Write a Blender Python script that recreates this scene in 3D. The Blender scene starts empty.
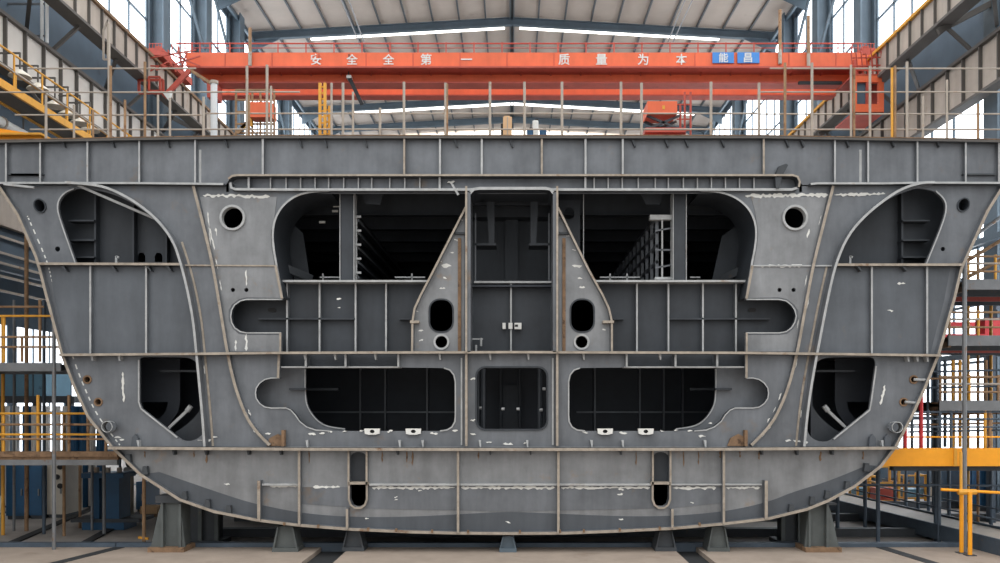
import bpy, math, random
from mathutils import Vector
from mathutils.geometry import delaunay_2d_cdt
R = random.Random(7)
SC = bpy.context.scene
COL = SC.collection
F, D, CX, HY, CZ = 880.0, 22.0, 512.0, 402.0, 3.75   # focal length in px of a 1000 px wide frame, distance, vanishing point, eye height

def P(px, py, y=0.0):
    s = (D + y) / F
    return ((px - CX) * s, CZ + (HY - py) * s)
def P3(px, py, y=0.0):
    x, z = P(px, py, y)
    return (x, y, z)
def floor_y(py, z=0.0):
    return F * (CZ - z) / (py - HY) - D
def L(pts, y=0.0):
    return [P(a, b, y) for a, b in pts]
def chaikin(pts, n=2, closed=True):
    for _ in range(n):
        out = []
        m = len(pts)
        for i in range(m if closed else m - 1):
            a, b = pts[i], pts[(i + 1) % m]
            out.append((a[0]*.75 + b[0]*.25, a[1]*.75 + b[1]*.25))
            out.append((a[0]*.25 + b[0]*.75, a[1]*.25 + b[1]*.75))
        if not closed:
            out = [pts[0]] + out + [pts[-1]]
        pts = out
    return pts
def ell(cx, cy, rx, ry, tilt=0, n=24):
    c, s = math.cos(tilt), math.sin(tilt)
    o = []
    for i in range(n):
        a = 2*math.pi*i/n
        u, v = rx*math.cos(a), ry*math.sin(a)
        o.append((cx + u*c - v*s, cy + u*s + v*c))
    return o
def rrect(x0, y0, x1, y1, r, n=5):
    o = []
    for cx, cy, a0 in ((x1-r, y0+r, -90), (x1-r, y1-r, 0), (x0+r, y1-r, 90), (x0+r, y0+r, 180)):
        for i in range(n + 1):
            a = math.radians(a0 + 90*i/n)
            o.append((cx + r*math.cos(a), cy + r*math.sin(a)))
    return o

# ------------------------------------------------------------------ materials
def srgb(r, g, b):
    f = lambda c: (c/255/12.92) if c/255 <= .04045 else ((c/255+.055)/1.055)**2.4
    return (f(r), f(g), f(b), 1)
def mat(name, rgb, rough=.6, metal=0.0, var=.12, scale=2.0, spots=None, spot_at=.62, spot_soft=.08, spot_scale=1.5, streak=0.0, bump=0.0, emit=0.0):
    m = bpy.data.materials.new(name); m.use_nodes = True
    nt = m.node_tree; N = nt.nodes; K = nt.links
    b = N['Principled BSDF']
    b.inputs['Roughness'].default_value = rough; b.inputs['Metallic'].default_value = metal
    base = srgb(*rgb)
    geo = N.new('ShaderNodeNewGeometry')
    def noise(sc, det=5, stretch=None):
        mp = N.new('ShaderNodeMapping')
        mp.inputs['Scale'].default_value = stretch or (1, 1, 1)
        K.new(geo.outputs['Position'], mp.inputs['Vector'])
        n = N.new('ShaderNodeTexNoise'); n.inputs['Scale'].default_value = sc; n.inputs['Detail'].default_value = det
        n.inputs['Roughness'].default_value = .65
        K.new(mp.outputs['Vector'], n.inputs['Vector'])
        return n
    def ramp(a, ca, z, cz):
        r = N.new('ShaderNodeValToRGB')
        r.color_ramp.elements[0].position = a; r.color_ramp.elements[0].color = ca
        r.color_ramp.elements[1].position = z; r.color_ramp.elements[1].color = cz
        return r
    def mix(fac, c1, c2, mode='MIX'):
        x = N.new('ShaderNodeMix'); x.data_type = 'RGBA'; x.blend_type = mode
        if isinstance(fac, float): x.inputs[0].default_value = fac
        else: K.new(fac, x.inputs[0])
        K.new(c1, x.inputs[6]); K.new(c2, x.inputs[7])
        return x.outputs[2]
    lo = tuple(c*(1-var) for c in base[:3]) + (1,); hi = tuple(min(1, c*(1+var)) for c in base[:3]) + (1,)
    r0 = ramp(.3, lo, .7, hi); n0 = noise(scale); K.new(n0.outputs['Fac'], r0.inputs['Fac'])
    out = r0.outputs['Color']
    if streak:
        ns = noise(1.1, 4, (2.0, 2.0, .35)); rs = ramp(.35, (1-streak, 1-streak, 1-streak, 1), .68, (1, 1, 1, 1))
        K.new(ns.outputs['Fac'], rs.inputs['Fac'])
        out = mix(1.0, out, rs.outputs['Color'], 'MULTIPLY')
    if spots:
        n2 = noise(spot_scale, 7); r2 = ramp(spot_at, (0, 0, 0, 1), spot_at + spot_soft, (1, 1, 1, 1))
        K.new(n2.outputs['Fac'], r2.inputs['Fac'])
        cc = N.new('ShaderNodeRGB'); cc.outputs[0].default_value = srgb(*spots)
        out = mix(r2.outputs['Color'], out, cc.outputs[0])
    K.new(out, b.inputs['Base Color'])
    if bump:
        nb = noise(scale*5, 4); bp = N.new('ShaderNodeBump'); bp.inputs['Strength'].default_value = bump; bp.inputs['Distance'].default_value = .02
        K.new(nb.outputs['Fac'], bp.inputs['Height']); K.new(bp.outputs['Normal'], b.inputs['Normal'])
    if emit:
        b.inputs['Emission Color'].default_value = base; b.inputs['Emission Strength'].default_value = emit
    return m
M = {}
M['steel'] = mat('primed_steel', (112, 116, 121), .46, .25, .24, .8, (120, 106, 92), .6, .16, 1.1, .24, .06)
M['steel_light'] = mat('ground_steel', (136, 138, 140), .44, .25, .22, 1.1, (140, 118, 96), .6, .18, 1.4, .24, .06)
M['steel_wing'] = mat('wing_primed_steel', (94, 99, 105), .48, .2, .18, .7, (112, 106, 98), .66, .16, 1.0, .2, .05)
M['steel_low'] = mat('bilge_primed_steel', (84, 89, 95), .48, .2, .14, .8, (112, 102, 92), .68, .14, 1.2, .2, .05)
M['steel_shade'] = mat('shaded_inner_steel', (56, 61, 67), .55, .15, .2, 1.1, (88, 80, 72), .68, .12, 1.5, .24, .05)  # darker copy of the steel: shade of recesses put into its colour
M['bay_shade'] = mat('deep_shade_steel', (42, 47, 55), .6, 0, .2, 1.2)  # shade deep inside the bays painted into the plate colour
M['edge'] = mat('rusty_cut_edge', (158, 148, 135), .7, .1, .25, 5, (122, 94, 70), .6, .12, 2.0)
M['edge_grey'] = mat('clean_cut_edge', (168, 170, 170), .6, .1, .2, 4, (136, 118, 98), .62, .15, 1.6)
M['rust'] = mat('brown_rust', (126, 100, 76), .85, 0, .3, 5, (84, 64, 48), .55, .1, 6)
M['weld'] = mat('white_weld_primer', (218, 218, 213), .7, 0, .06, 8)
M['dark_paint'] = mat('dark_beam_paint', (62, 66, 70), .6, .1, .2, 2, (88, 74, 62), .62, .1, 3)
M['pedestal'] = mat('pedestal_grey_paint', (88, 93, 92), .6, .1, .18, 2, (120, 108, 84), .64, .1, 3, .15)
M['crane'] = mat('crane_orange_paint', (228, 104, 62), .5, 0, .12, .5, (186, 100, 76), .62, .2, .35, .12)
M['crane_red'] = mat('crane_faded_red_paint', (176, 74, 58), .55, 0, .18, 1.2, (140, 62, 52), .6, .12, 2)
M['yellow'] = mat('safety_yellow_paint', (214, 154, 52), .5, 0, .12, 3, (160, 112, 50), .66, .1, 3)
M['orange_yellow'] = mat('amber_platform_paint', (240, 160, 26), .5, 0, .08, 2, (186, 116, 40), .7, .1, 2)
M['rail_white'] = mat('galvanised_rail', (164, 154, 142), .55, .1, .14, 3, (146, 112, 80), .58, .12, 3.0)
M['rail_rust'] = mat('rusted_tube', (148, 118, 88), .75, .1, .25, 3, (110, 72, 46), .56, .12, 5)
M['pole_grey'] = mat('grey_scaffold_tube', (118, 120, 122), .5, .3, .2, 2, (120, 92, 66), .6, .12, 4)
M['pole_dark'] = mat('blue_grey_post_paint', (72, 84, 96), .55, .1, .2, 2, (96, 84, 74), .64, .12, 4)
M['concrete'] = mat('pale_concrete', (156, 142, 129), .85, 0, .14, 1.2, (132, 115, 101), .58, .2, .8, 0, .1)
M['floor'] = mat('grey_shop_floor', (164, 157, 150), .8, 0, .16, .8, (128, 121, 114), .58, .2, .6, 0, .1)
M['groove_and_gap_shade'] = mat('dark_channel_and_gap_shade', (44, 46, 48), .8, 0, .2, 3)
M['roof'] = mat('beige_roof_sheet', (182, 170, 160), .7, 0, .08, .4, (150, 138, 128), .6, .2, .4)
M['blue_steel'] = mat('blue_grey_frame_paint', (88, 102, 112), .55, .1, .15, 1.0, (104, 104, 104), .66, .1, 2)
M['purlin'] = mat('dark_purlin_paint', (92, 96, 100), .6, .1, .15, 1)
M['girder'] = mat('stained_beige_girder', (176, 164, 152), .65, 0, .12, .6, (140, 116, 92), .62, .16, .9, .16)
M['girder_pale'] = mat('pale_cream_girder', (204, 198, 190), .6, 0, .06, .6, (176, 164, 150), .7, .16, .8, .06)
M['girder_dark'] = mat('dark_girder_flange', (92, 88, 84), .65, .1, .15, 1)
M['wall'] = mat('blue_grey_wall_sheet', (70, 86, 100), .65, 0, .14, .6, (54, 66, 78), .6, .15, .8)
M['wall_pale'] = mat('pale_wall_sheet', (206, 210, 212), .7, 0, .06, .6)
M['white'] = mat('white_paint', (228, 228, 226), .5, 0, .05, 2)
M['glass'] = mat('daylit_window_pane', (240, 246, 252), .4, 0, .03, .5, emit=3.2)
M['skylight'] = mat('daylit_skylight_sheet', (252, 250, 244), .4, 0, .02, .5, emit=3.2)
M['blue'] = mat('machine_blue_paint', (24, 76, 112), .5, 0, .18, 1.5, (40, 56, 72), .64, .1, 2)
M['blue_sign'] = mat('blue_sign_paint', (62, 130, 202), .5, 0, .06, 1)
M['teal'] = mat('faded_teal_paint', (96, 138, 160), .55, 0, .15, 1, (70, 100, 120), .6, .1, 2)
M['red'] = mat('red_machine_paint', (196, 40, 44), .5, 0, .15, 1.5)
M['lamp'] = mat('lamp_shade_enamel', (214, 206, 190), .4, .1, .1, 2)
M['card'] = mat('tan_cardboard', (212, 176, 136), .85, 0, .08, 3)
M['black'] = mat('black_rubber', (34, 34, 36), .7, 0, .1, 3)
M['cabinet'] = mat('cream_cabinet_paint', (188, 180, 166), .6, 0, .1, 1.5, (150, 124, 98), .66, .1, 3)

# ------------------------------------------------------------------ mesh builder
def inside(c, poly):
    r = False; x, y = c[0], c[1]; n = len(poly); j = n - 1
    for i in range(n):
        xi, yi = poly[i][0], poly[i][1]; xj, yj = poly[j][0], poly[j][1]
        if (yi > y) != (yj > y) and x < (xj-xi)*(y-yi)/(yj-yi) + xi: r = not r
        j = i
    return r
class MB:
    def __init__(s): s.v = []; s.f = []; s.m = []
    def add(s, vs, fs, mi=0):
        o = len(s.v); s.v += [tuple(v) for v in vs]
        for f in fs: s.f.append([o + i for i in f]); s.m.append(mi)
        return s
    def box(s, x0, x1, y0, y1, z0, z1, mi=0):
        x0, x1 = sorted((x0, x1)); y0, y1 = sorted((y0, y1)); z0, z1 = sorted((z0, z1))
        return s.add([(x0,y0,z0),(x1,y0,z0),(x1,y1,z0),(x0,y1,z0),(x0,y0,z1),(x1,y0,z1),(x1,y1,z1),(x0,y1,z1)],
                     [(0,3,2,1),(4,5,6,7),(0,1,5,4),(1,2,6,5),(2,3,7,6),(3,0,4,7)], mi)
    def pbox(s, ax, ay, bx, by, y0, y1, mi=0):      # box from front-face pixel corners at depth y0
        x0, z0 = P(ax, ay, y0); x1, z1 = P(bx, by, y0)
        return s.box(x0, x1, y0, y1, z0, z1, mi)
    def tube(s, p, q, r, n=8, mi=0, r2=None):
        p, q = Vector(p), Vector(q); d = (q - p).normalized(); r2 = r if r2 is None else r2
        u = d.orthogonal().normalized(); w = d.cross(u)
        vs = []
        for c, rr in ((p, r), (q, r2)):
            for i in range(n):
                a = 2*math.pi*i/n
                vs.append(c + u*(rr*math.cos(a)) + w*(rr*math.sin(a)))
        fs = [(i, (i+1) % n, n + (i+1) % n, n + i) for i in range(n)] + [tuple(range(n-1, -1, -1)), tuple(range(n, 2*n))]
        return s.add(vs, fs, mi)
    def bar(s, p, q, w, h, mi=0, up=(0, 0, 1)):      # rectangular bar between two points
        p, q, up = Vector(p), Vector(q), Vector(up); d = (q - p).normalized()
        if abs(d.dot(up)) > .98: up = Vector((0, 1, 0))
        u = d.cross(up).normalized(); v = u.cross(d)
        vs = [c + u*a*w/2 + v*b*h/2 for c in (p, q) for a, b in ((-1,-1),(1,-1),(1,1),(-1,1))]
        return s.add(vs, [(0,1,2,3),(7,6,5,4),(0,4,5,1),(1,5,6,2),(2,6,7,3),(3,7,4,0)], mi)
    def prism(s, outer, holes, y0, y1, mi=0, msides=None):   # outline in (x, z), thickness along y
        loops = [outer] + list(holes)
        flat, edges = [], []
        for l in loops:
            o = len(flat); m = len(l); flat += [Vector(p) for p in l]
            edges += [(o+i, o+(i+1) % m) for i in range(m)]
        cv, _e, cf, *_r = delaunay_2d_cdt(flat, edges, [], 0, 1e-6)
        keep = []
        for t in cf:
            c = sum((cv[i] for i in t), Vector((0, 0))) / len(t)
            if inside(c, loops[0]) and not any(inside(c, h) for h in loops[1:]): keep.append(t)
        cf = keep
        n = len(cv)
        vs = [(v.x, y0, v.y) for v in cv] + [(v.x, y1, v.y) for v in cv]
        s.add(vs, [tuple(t) for t in cf] + [tuple(n + i for i in reversed(t)) for t in cf], mi)
        k = 0
        for l in loops:
            m = len(l)
            vv = [(a, y0, b) for a, b in l] + [(a, y1, b) for a, b in l]
            s.add(vv, [(i, (i+1) % m, m + (i+1) % m, m + i) for i in range(m)], mi if msides is None else msides)
        return s
    def ribbon(s, path, t, y0, y1, mi=0, mfront=None):       # strip along an (x, z) path, thickness t in plane, y0..y1 deep
        n = len(path); nor = []
        for i in range(n):
            a = path[max(0, i-1)]; b = path[min(n-1, i+1)]
            dx, dz = b[0]-a[0], b[1]-a[1]; l = math.hypot(dx, dz) or 1
            nor.append((-dz/l, dx/l))
        A = [(p[0]+q[0]*t/2, p[1]+q[1]*t/2) for p, q in zip(path, nor)]
        B = [(p[0]-q[0]*t/2, p[1]-q[1]*t/2) for p, q in zip(path, nor)]
        vs = [(a[0], y0, a[1]) for a in A] + [(b[0], y0, b[1]) for b in B] + [(a[0], y1, a[1]) for a in A] + [(b[0], y1, b[1]) for b in B]
        fr, rest = [], []
        for i in range(n-1):
            fr.append((i, i+1, n+i+1, n+i)); rest.append((2*n+i, 3*n+i, 3*n+i+1, 2*n+i+1))
            rest.append((i, 2*n+i, 2*n+i+1, i+1)); rest.append((n+i, n+i+1, 3*n+i+1, 3*n+i))
        rest.append((0, n, 3*n, 2*n)); rest.append((n-1, 3*n-1, 4*n-1, 2*n-1))
        s.add(vs, rest, mi); s.add(vs, fr, mi if mfront is None else mfront)
        return s
    def build(s, name, mats, parent=None, smooth=False):
        mats = mats if isinstance(mats, (list, tuple)) else [mats]
        off = WL.get(parent.name, Vector()) if parent else Vector()
        me = bpy.data.meshes.new(name)
        me.from_pydata([tuple(Vector(v) - off) for v in s.v], [], s.f)
        for k in mats: me.materials.append(M[k])
        for p, mi in zip(me.polygons, s.m): p.material_index = mi
        me.validate(); 
        import bmesh
        bm = bmesh.new(); bm.from_mesh(me)
        bmesh.ops.remove_doubles(bm, verts=bm.verts, dist=1e-5)
        bmesh.ops.recalc_face_normals(bm, faces=bm.faces)
        bm.to_mesh(me); bm.free()
        if smooth:
            for p in me.polygons: p.use_smooth = True
        o = bpy.data.objects.new(name, me); COL.objects.link(o)
        if parent: o.parent = parent; WL[o.name] = off
        return o
WL = {}
def tag(o, label, cat, group=None, kind=None):
    o['label'] = label; o['category'] = cat
    if group: o['group'] = group
    if kind: o['kind'] = kind
    return o
def thing(name, label, cat, loc=(0, 0, 0), group=None):
    o = bpy.data.objects.new(name, None); o.empty_display_size = .2; COL.objects.link(o); o.location = loc
    WL[o.name] = Vector(loc)
    return tag(o, label, cat, group)
def struct(o, label=None):
    o['kind'] = 'structure'
    if label: o['label'] = label
    return o

# ------------------------------------------------------------------ camera, light
cam = bpy.data.cameras.new('camera'); co = bpy.data.objects.new('camera', cam); COL.objects.link(co)
co.location = (0, -D, CZ); co.rotation_euler = (math.pi/2, 0, 0)
cam.sensor_width = 36; cam.lens = F*36/1000; cam.shift_x = -(CX-500)/1000; cam.shift_y = (HY-281.5)/1000
cam.clip_end = 300
SC.camera = co
w = bpy.data.worlds.new('world'); SC.world = w; w.use_nodes = True
bg = w.node_tree.nodes['Background']; bg.inputs[1].default_value = 1.0
_n = w.node_tree.nodes; _l = w.node_tree.links
_tc = _n.new('ShaderNodeTexCoord'); _sp = _n.new('ShaderNodeSeparateXYZ'); _rp = _n.new('ShaderNodeValToRGB')
_l.new(_tc.outputs['Generated'], _sp.inputs[0]); _l.new(_sp.outputs['Z'], _rp.inputs['Fac']); _l.new(_rp.outputs['Color'], bg.inputs[0])
_rp.color_ramp.elements[0].position = 0.0; _rp.color_ramp.elements[0].color = (.72, .74, .76, 1)
_rp.color_ramp.elements[1].position = .75; _rp.color_ramp.elements[1].color = (2.5, 2.5, 2.5, 1)
SC.view_settings.view_transform = 'Standard'; SC.view_settings.look = 'None'; SC.view_settings.exposure = 0.0; SC.view_settings.gamma = 1
SC.view_settings.use_curve_mapping = False
def area(name, loc, rot, sx, sy, power, col=(1, 1, 1)):
    l = bpy.data.lights.new(name, 'AREA'); l.shape = 'RECTANGLE'; l.size = sx; l.size_y = sy; l.energy = power; l.color = col
    o = bpy.data.objects.new(name, l); COL.objects.link(o); o.location = loc; o.rotation_euler = rot
    return o

# ================================================================== THE HULL SECTION
hull = thing('ship_hull_section', 'huge grey steel cross section of a ship hull standing on pedestals', 'ship section', (0, 7, .5))
HL = [(2,187),(21,216),(39,257),(43,270),(47,286),(65,354.5),(78,388),(91,416.5),(114.5,446.5),(143,474),(182,499),(216,510.8),(260,519.5),(302,524.5),(354,528.5),(410,531),(458,532.2),(512,532.6)]
HR = [(565,532.2),(622,530),(672,527.5),(722,523),(766,518),(805,508.5),(826,500),(852,486),(878,466),(893,446.5),(909,416),(922,388),(935.5,355),(951,300),(958.4,269),(984,213),(1000,187)]
OUT = HL + HR
NB = 9          # HL index of 114.5
L_UP = [p for p in HL if p[1] <= 446.6]; R_UP = [p for p in HR if p[1] <= 446.6]
# --- openings, left (px)
A_L = chaikin([(77,264),(77,264),(63,226),(57.5,209),(60,199),(66,192),(75,188.8),(86,188.5),(112,193),(138,206),(158,222.5),(174,243.5),(182,264),(182,264)], 2)
A_R = chaikin([(925,264),(925,264),(940,229),(946.5,210),(944,199),(935,191),(922,188.5),(914,188),(885,200),(863,219),(846,238.5),(835,264),(835,264)], 2)
C_L = chaikin([(138.7,366),(139.5,357),(150,357),(180,357),(192,358),(200,367),(203,400),(206.5,423),(204,433),(196,440),(185,441.5),(178,437),(142,409.5),(139.6,402)], 2)
C_R = chaikin([(876,366),(874,357),(862,357),(830,357),(818,360),(813.6,368),(809,401),(805.5,423),(809,436),(817,441),(826,442),(833,439),(869.6,410),(871,402)], 2)
E_TOP_L = [(466,191.5),(330,191.5),(312,192),(296,196),(283,206),(275.5,219),(273,233),(274,248),(277,265),(283,298)]
E_TOP_R = [(557,191.5),(700,191.5),(718,192),(734,197),(747,207),(754,220),(756,233),(754.5,248),(751,265),(745.5,298)]
e_l = chaikin(E_TOP_L, 2, False); e_r = chaikin(E_TOP_R, 2, False)
slotU_L = [(283,299.5),(247,299.5),(240.5,301),(235,305),(232,310),(231,316.3),(232,322.5),(235,328),(240.5,331.7),(247,333),(281.5,333)]
slotU_R = [(745.5,299.5),(779,299.5),(786,301),(791,305),(794.5,310),(796,316.3),(794.5,322.5),(791,328),(786,331.7),(779,333),(745.5,333)]
H1 = e_l + slotU_L + [(281.5,352),(413,352),(413,322),(415,310),(421.5,296),(434,272),(465.5,211)]
H1R = e_r + slotU_R + [(745.5,352),(611,352),(611,322),(608,308),(602,296),(588,272),(557.5,211)]
slotD_L = [(280,378),(271,378),(265,379.5),(260,383),(256.5,388),(255.7,393),(256.5,398.5),(260,403.5),(265,407),(271,408),(286,408),(291,410),(295.5,415),(300,421.5),(307,427),(316,430),(330,431)]
slotD_R = [(745.5,378),(753,378),(759,379.5),(764,383),(767.5,388),(768.3,393),(767.5,398.5),(764,403.5),(759,407),(753,408),(735,408),(730,410),(725,415),(721,421.5),(714,427),(706,430),(694,431)]
H2 = [(281.5,354),(280,366)] + slotD_L + [(440,431)] + [(447,430),(452,427),(455,421.5),(455.5,415),(455.5,382),(454,375),(450,370),(444,368)] + [(398,367.5),(398,354)]
H2R = [(745.5,354),(745.5,366)] + slotD_R + [(585,431)] + [(577,430),(572,427),(569,421.5),(568.5,415),(568.5,382),(570,375),(574,370),(580,368)] + [(626,367.5),(626,354)]
CU = [(470.5,192),(553,192),(553,352),(470.5,352)]
CL_ = rrect(476.5, 367.5, 547, 429.5, 9)
round_holes = [ell(233,218,11.3,11.3), ell(794.5,218,11.3,11.3), ell(40.3,206,5,6.4,-.45), ell(963,205,5,6.6,.45), ell(57.5,249,2.6,2.6), ell(943,249,2.2,2.2),
               ell(87.5,379.5,3.4,3.4), ell(98.5,402,3.4,3.4), ell(913.5,379.5,3.2,3.2), ell(903.5,402,3.2,3.2),
               ell(233,290,1.9,1.9), ell(246.5,290,1.9,1.9), ell(779.5,290,1.9,1.9), ell(793.5,290,1.9,1.9),
               rrect(429.5,299.5,453,332,10), rrect(570.5,299.5,594,332,10), ell(441.5,342,6.3,6.3), ell(581.5,342,6.3,6.3)]
upper = [(226,186),(226,192),(802,192),(802,186),(1000,186)] + list(reversed(R_UP))[1:] + list(reversed(L_UP))[:-1] + [(2,186)]
MB().prism(L(upper), [L(h) for h in [A_L, A_R, C_L, C_R, H1, H1R, H2, H2R, CU, CL_] + round_holes], 0, .05).build('web_frame_plate', ['steel'], hull)
# doubler plates of lighter ground steel around the big side openings
dl = [(200,197),(277,197),(274,222),(271,233),(272,248),(275,266),(281,298),(247,297.5),(239,299.5),(232,305),(229,311),(229,321),(233,329),(239,334),(247,335),(280,335),(280,351.5),(229.5,351.5),(222,310),(214.5,264)]
dr = [(827,197),(751,197),(755,212),(758,233),(756.5,248),(753,266),(748,298),(779,297.5),(787,299.5),(794,305),(798,311),(798,321),(793,329),(787,334),(779,335),(747,335),(747,351.5),(796,351.5),(803,310),(811,264)]
MB().prism(L(dl), [L(ell(233,218,12.6,12.6)), L(ell(233,290,2.2,2.2)), L(ell(246.5,290,2.2,2.2))], -.014, -.001).build('doubler_plate', ['steel_light'], hull)
MB().prism(L(dr), [L(ell(794.5,218,12.6,12.6)), L(ell(779.5,290,2.2,2.2)), L(ell(793.5,290,2.2,2.2))], -.014, -.001).build('doubler_plate', ['steel_light'], hull)
for g, hs in ((([(464,214),(434,273),(422,297),(416,311),(414.5,322),(414.5,351),(464,351)]), [rrect(428.5,298.5,454,333,11), ell(441.5,342,7.6,7.6)]),
              (([(559,214),(588,273),(601,297),(607,309),(609.5,322),(609.5,351),(559,351)]), [rrect(569.5,298.5,595,333,11), ell(581.5,342,7.6,7.6)])):
    MB().prism(L(g), [L(h) for h in hs], -.014, -.001).build('knee_bracket', ['steel_light'], hull)
def flange(name, path, t=.05, y0=-.16, y1=0.0, mats=('steel', 'edge'), smooth=0, par=None):
    p = chaikin(path, smooth, False) if smooth else path
    return MB().ribbon(L(p), t, y0, y1, 0, 1).build(name, list(mats), par or hull)
# rims of the openings
flange('opening_rim', E_TOP_L[1:], .05, -.06, 1.5, ('steel_shade', 'edge_grey'), 2)
flange('opening_rim', E_TOP_R[1:], .05, -.06, 1.5, ('steel_shade', 'edge_grey'), 2)
for c in (218,):
    for x in (233, 794.5):
        MB().prism(L(ell(x,c,12.8,12.8)), [L(ell(x,c,10.6,10.6))], -.07, .12, 0, 0).build('hole_collar', ['edge_grey'], hull)
for x in (441.5, 581.5):
    MB().prism(L(ell(x,342,8,8)), [L(ell(x,342,6,6))], -.06, .1).build('hole_collar', ['edge_grey'], hull)
for x0, x1 in ((429.5, 453), (570.5, 594)):
    MB().prism(L(rrect(x0-.8,298.7,x1+.8,332.8,10.6)), [L(rrect(x0+.5,300,x1-.5,331.5,9.6))], -.03, .12).build('manhole_rim', ['steel_shade'], hull)
for x, y, t in ((40.3,206,-.45), (963,205,.45)):
    MB().prism(L(ell(x,y,6,7.4,t)), [L(ell(x,y,4.9,6.3,t))], -.04, .3).build('hole_collar', ['steel_shade'], hull)
for x, y in ((87.5,379.5),(98.5,402),(913.5,379.5),(903.5,402)):
    MB().prism(L(ell(x,y,4.4,4.4)), [L(ell(x,y,3,3))], -.03, .2).build('hole_collar', ['rust'], hull)
for ax, ay, bx, by in ((914,379.5,926,380),(905,402,917,403)):
    MB().tube(P3(ax,ay,-.06), P3(bx,by,-.06), .035).build('pipe_stub', ['edge_grey'], hull)
for x, y in ((111,426.5),(893.5,427)):
    MB().tube(P3(x,y,0), P3(x,y,-.22), .12, 14).build('pipe_plug', ['steel_low'], hull, )
    MB().prism(L(ell(x,y,5.6,5.6)), [L(ell(x,y,4.9,4.9))], -.23, -.02).build('pipe_collar', ['edge_grey'], hull)
flange('opening_edge', [(76.5,264),(63,226),(58,210),(59.5,200),(66,192.5),(75,189)], .035, -.05, .04, ('steel', 'edge_grey'), 2)
flange('opening_edge', [(925.5,264),(940,229),(946,210),(944,199.5),(935,191.5)], .035, -.05, .04, ('steel', 'edge_grey'), 2)
flange('opening_edge', [(139.5,360),(139.5,402),(142,409),(178,437.5)], .04, -.05, .04, ('steel', 'edge_grey'))
flange('opening_edge', [(875.5,366),(870.5,402),(869,410),(833,439)], .04, -.05, .04, ('steel', 'edge_grey'))
for s in (slotU_L, slotU_R): flange('slot_rim', s, .03, -.03, .12, ('steel_shade', 'edge_grey'))
for s in (slotD_L, slotD_R): flange('slot_rim', s, .03, -.03, .12, ('steel_shade', 'edge_grey'))
flange('slot_end_bar', [(281.5,333),(281.5,352)], .05, -.12, 0); flange('slot_end_bar', [(745.5,333),(745.5,352)], .05, -.12, 0)
flange('slot_end_bar', [(280,354),(279,378)], .06, -.1, 0); flange('slot_end_bar', [(745.5,354),(745.5,378)], .06, -.1, 0)
flange('slot_end_bar', [(276.5,266),(283,299)], .06, -.1, 0); flange('slot_end_bar', [(751.5,266),(745.5,299)], .06, -.1, 0)
MB().prism(L(rrect(475.3,366.3,548.2,430.7,9.8)), [L(rrect(477,368,546.5,429,8.6))], -.03, .3).build('opening_rim', ['steel_shade'], hull)
for h, nm in ((H2[19:28], 0), (H2R[19:28], 0)): flange('opening_rim', h, .035, -.03, .5, ('steel_shade', 'edge_grey'))
# knee-bracket sloping flanges
flange('bracket_flange', [(466,209),(434.5,271),(421.5,296),(415.5,309),(413.3,322),(413,352)], .05, -.2, .02, ('steel', 'edge'))
flange('bracket_flange', [(557.5,209),(588,271),(602,296),(608,309),(611,322),(611,352)], .05, -.2, .02, ('steel', 'edge'))
for a, b in ((410,419),(603,614)):
    MB().pbox(a,320.5,b,323,-.22,-.02).build('bracket_clip', ['edge'], hull)
for a, b in (((455,232),(466,234)), ((557,232),(570,234))):
    MB().pbox(a[0],a[1],b[0],b[1],-.1,0).build('bracket_clip', ['dark_paint'], hull)
for a in (459.5, 564): MB().pbox(a-1.6,238,a+1.6,351,-.06,-.012).build('bracket_stiffener', ['rust'], hull)
# centre columns
for xs in ((466,470.5),(553,557.5)):
    MB().pbox(xs[0],192,xs[1],352,-.3,.9).build('bay_column', ['steel'], hull)
for x in (466.2, 557.3):
    MB().pbox(x-1,186,x+1,352,-.36,-.3).build('column_edge', ['edge'], hull)
    MB().pbox(x-1.1,354,x+1.1,446,-.22,0).build('column_edge', ['edge'], hull)
for x in (461.5, 552.8): MB().pbox(x-.8,358,x+.8,445,-.06,0).build('column_seam', ['edge_grey'], hull)
flange('bay_head_rim', [(470.5,196),(474,192.2),(480,191.2),(545,191.2),(550,192.2),(553,196)], .07, -.3, 1.0, ('steel_shade', 'edge_grey'))
# --- top girder
topL = [(-40,145),(0,143.5),(130,141),(260,139),(760,139),(870,141),(1000,143),(1045,144)]
botL = [(226,185),(231,178),(797,178),(802,185),(1000,186),(1045,187)]
girder = topL + list(reversed(botL)) + [(0,184.5),(-40,185)]
deckweb = MB().prism(L(girder), [], -.02, .03).build('deck_girder_web', ['steel'], hull)
MB().ribbon(L(topL), .075, -.2, 14.2, 0, 1).build('deck_plate', ['dark_paint', 'girder_dark'], hull)
MB().ribbon(L([(p[0], p[1]-1.3) for p in topL]), .02, -.21, .5, 0, 0).build('deck_edge', ['rust'], hull)
flange('girder_flange', [(-40,186),(0,184.8),(70,184.8),(142,185),(215,185.8),(226,186)], .05, -.2, 0, ('dark_paint', 'edge_grey'))
flange('girder_flange', [(808,186),(815,185.2),(880,185.3),(920,184.5),(1045,185)], .05, -.2, 0, ('dark_paint', 'edge_grey'))
flange('girder_flange', [(231,181),(235,178),(240,177.3),(790,177.3),(795,179),(797,184),(796,189)], .05, -.22, 0.1, ('dark_paint', 'edge'))
flange('girder_flange', [(232,184),(233,189),(237,190.5),(290,190.8),(730,190.8),(790,190.8),(796,189)], .06, -.14, .1, ('steel', 'edge_grey'))
MB().prism(L([(228,176),(800,176),(800,193),(228,193)]), [], .06, .1).build('strip_plate', ['steel'], deckweb)
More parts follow.
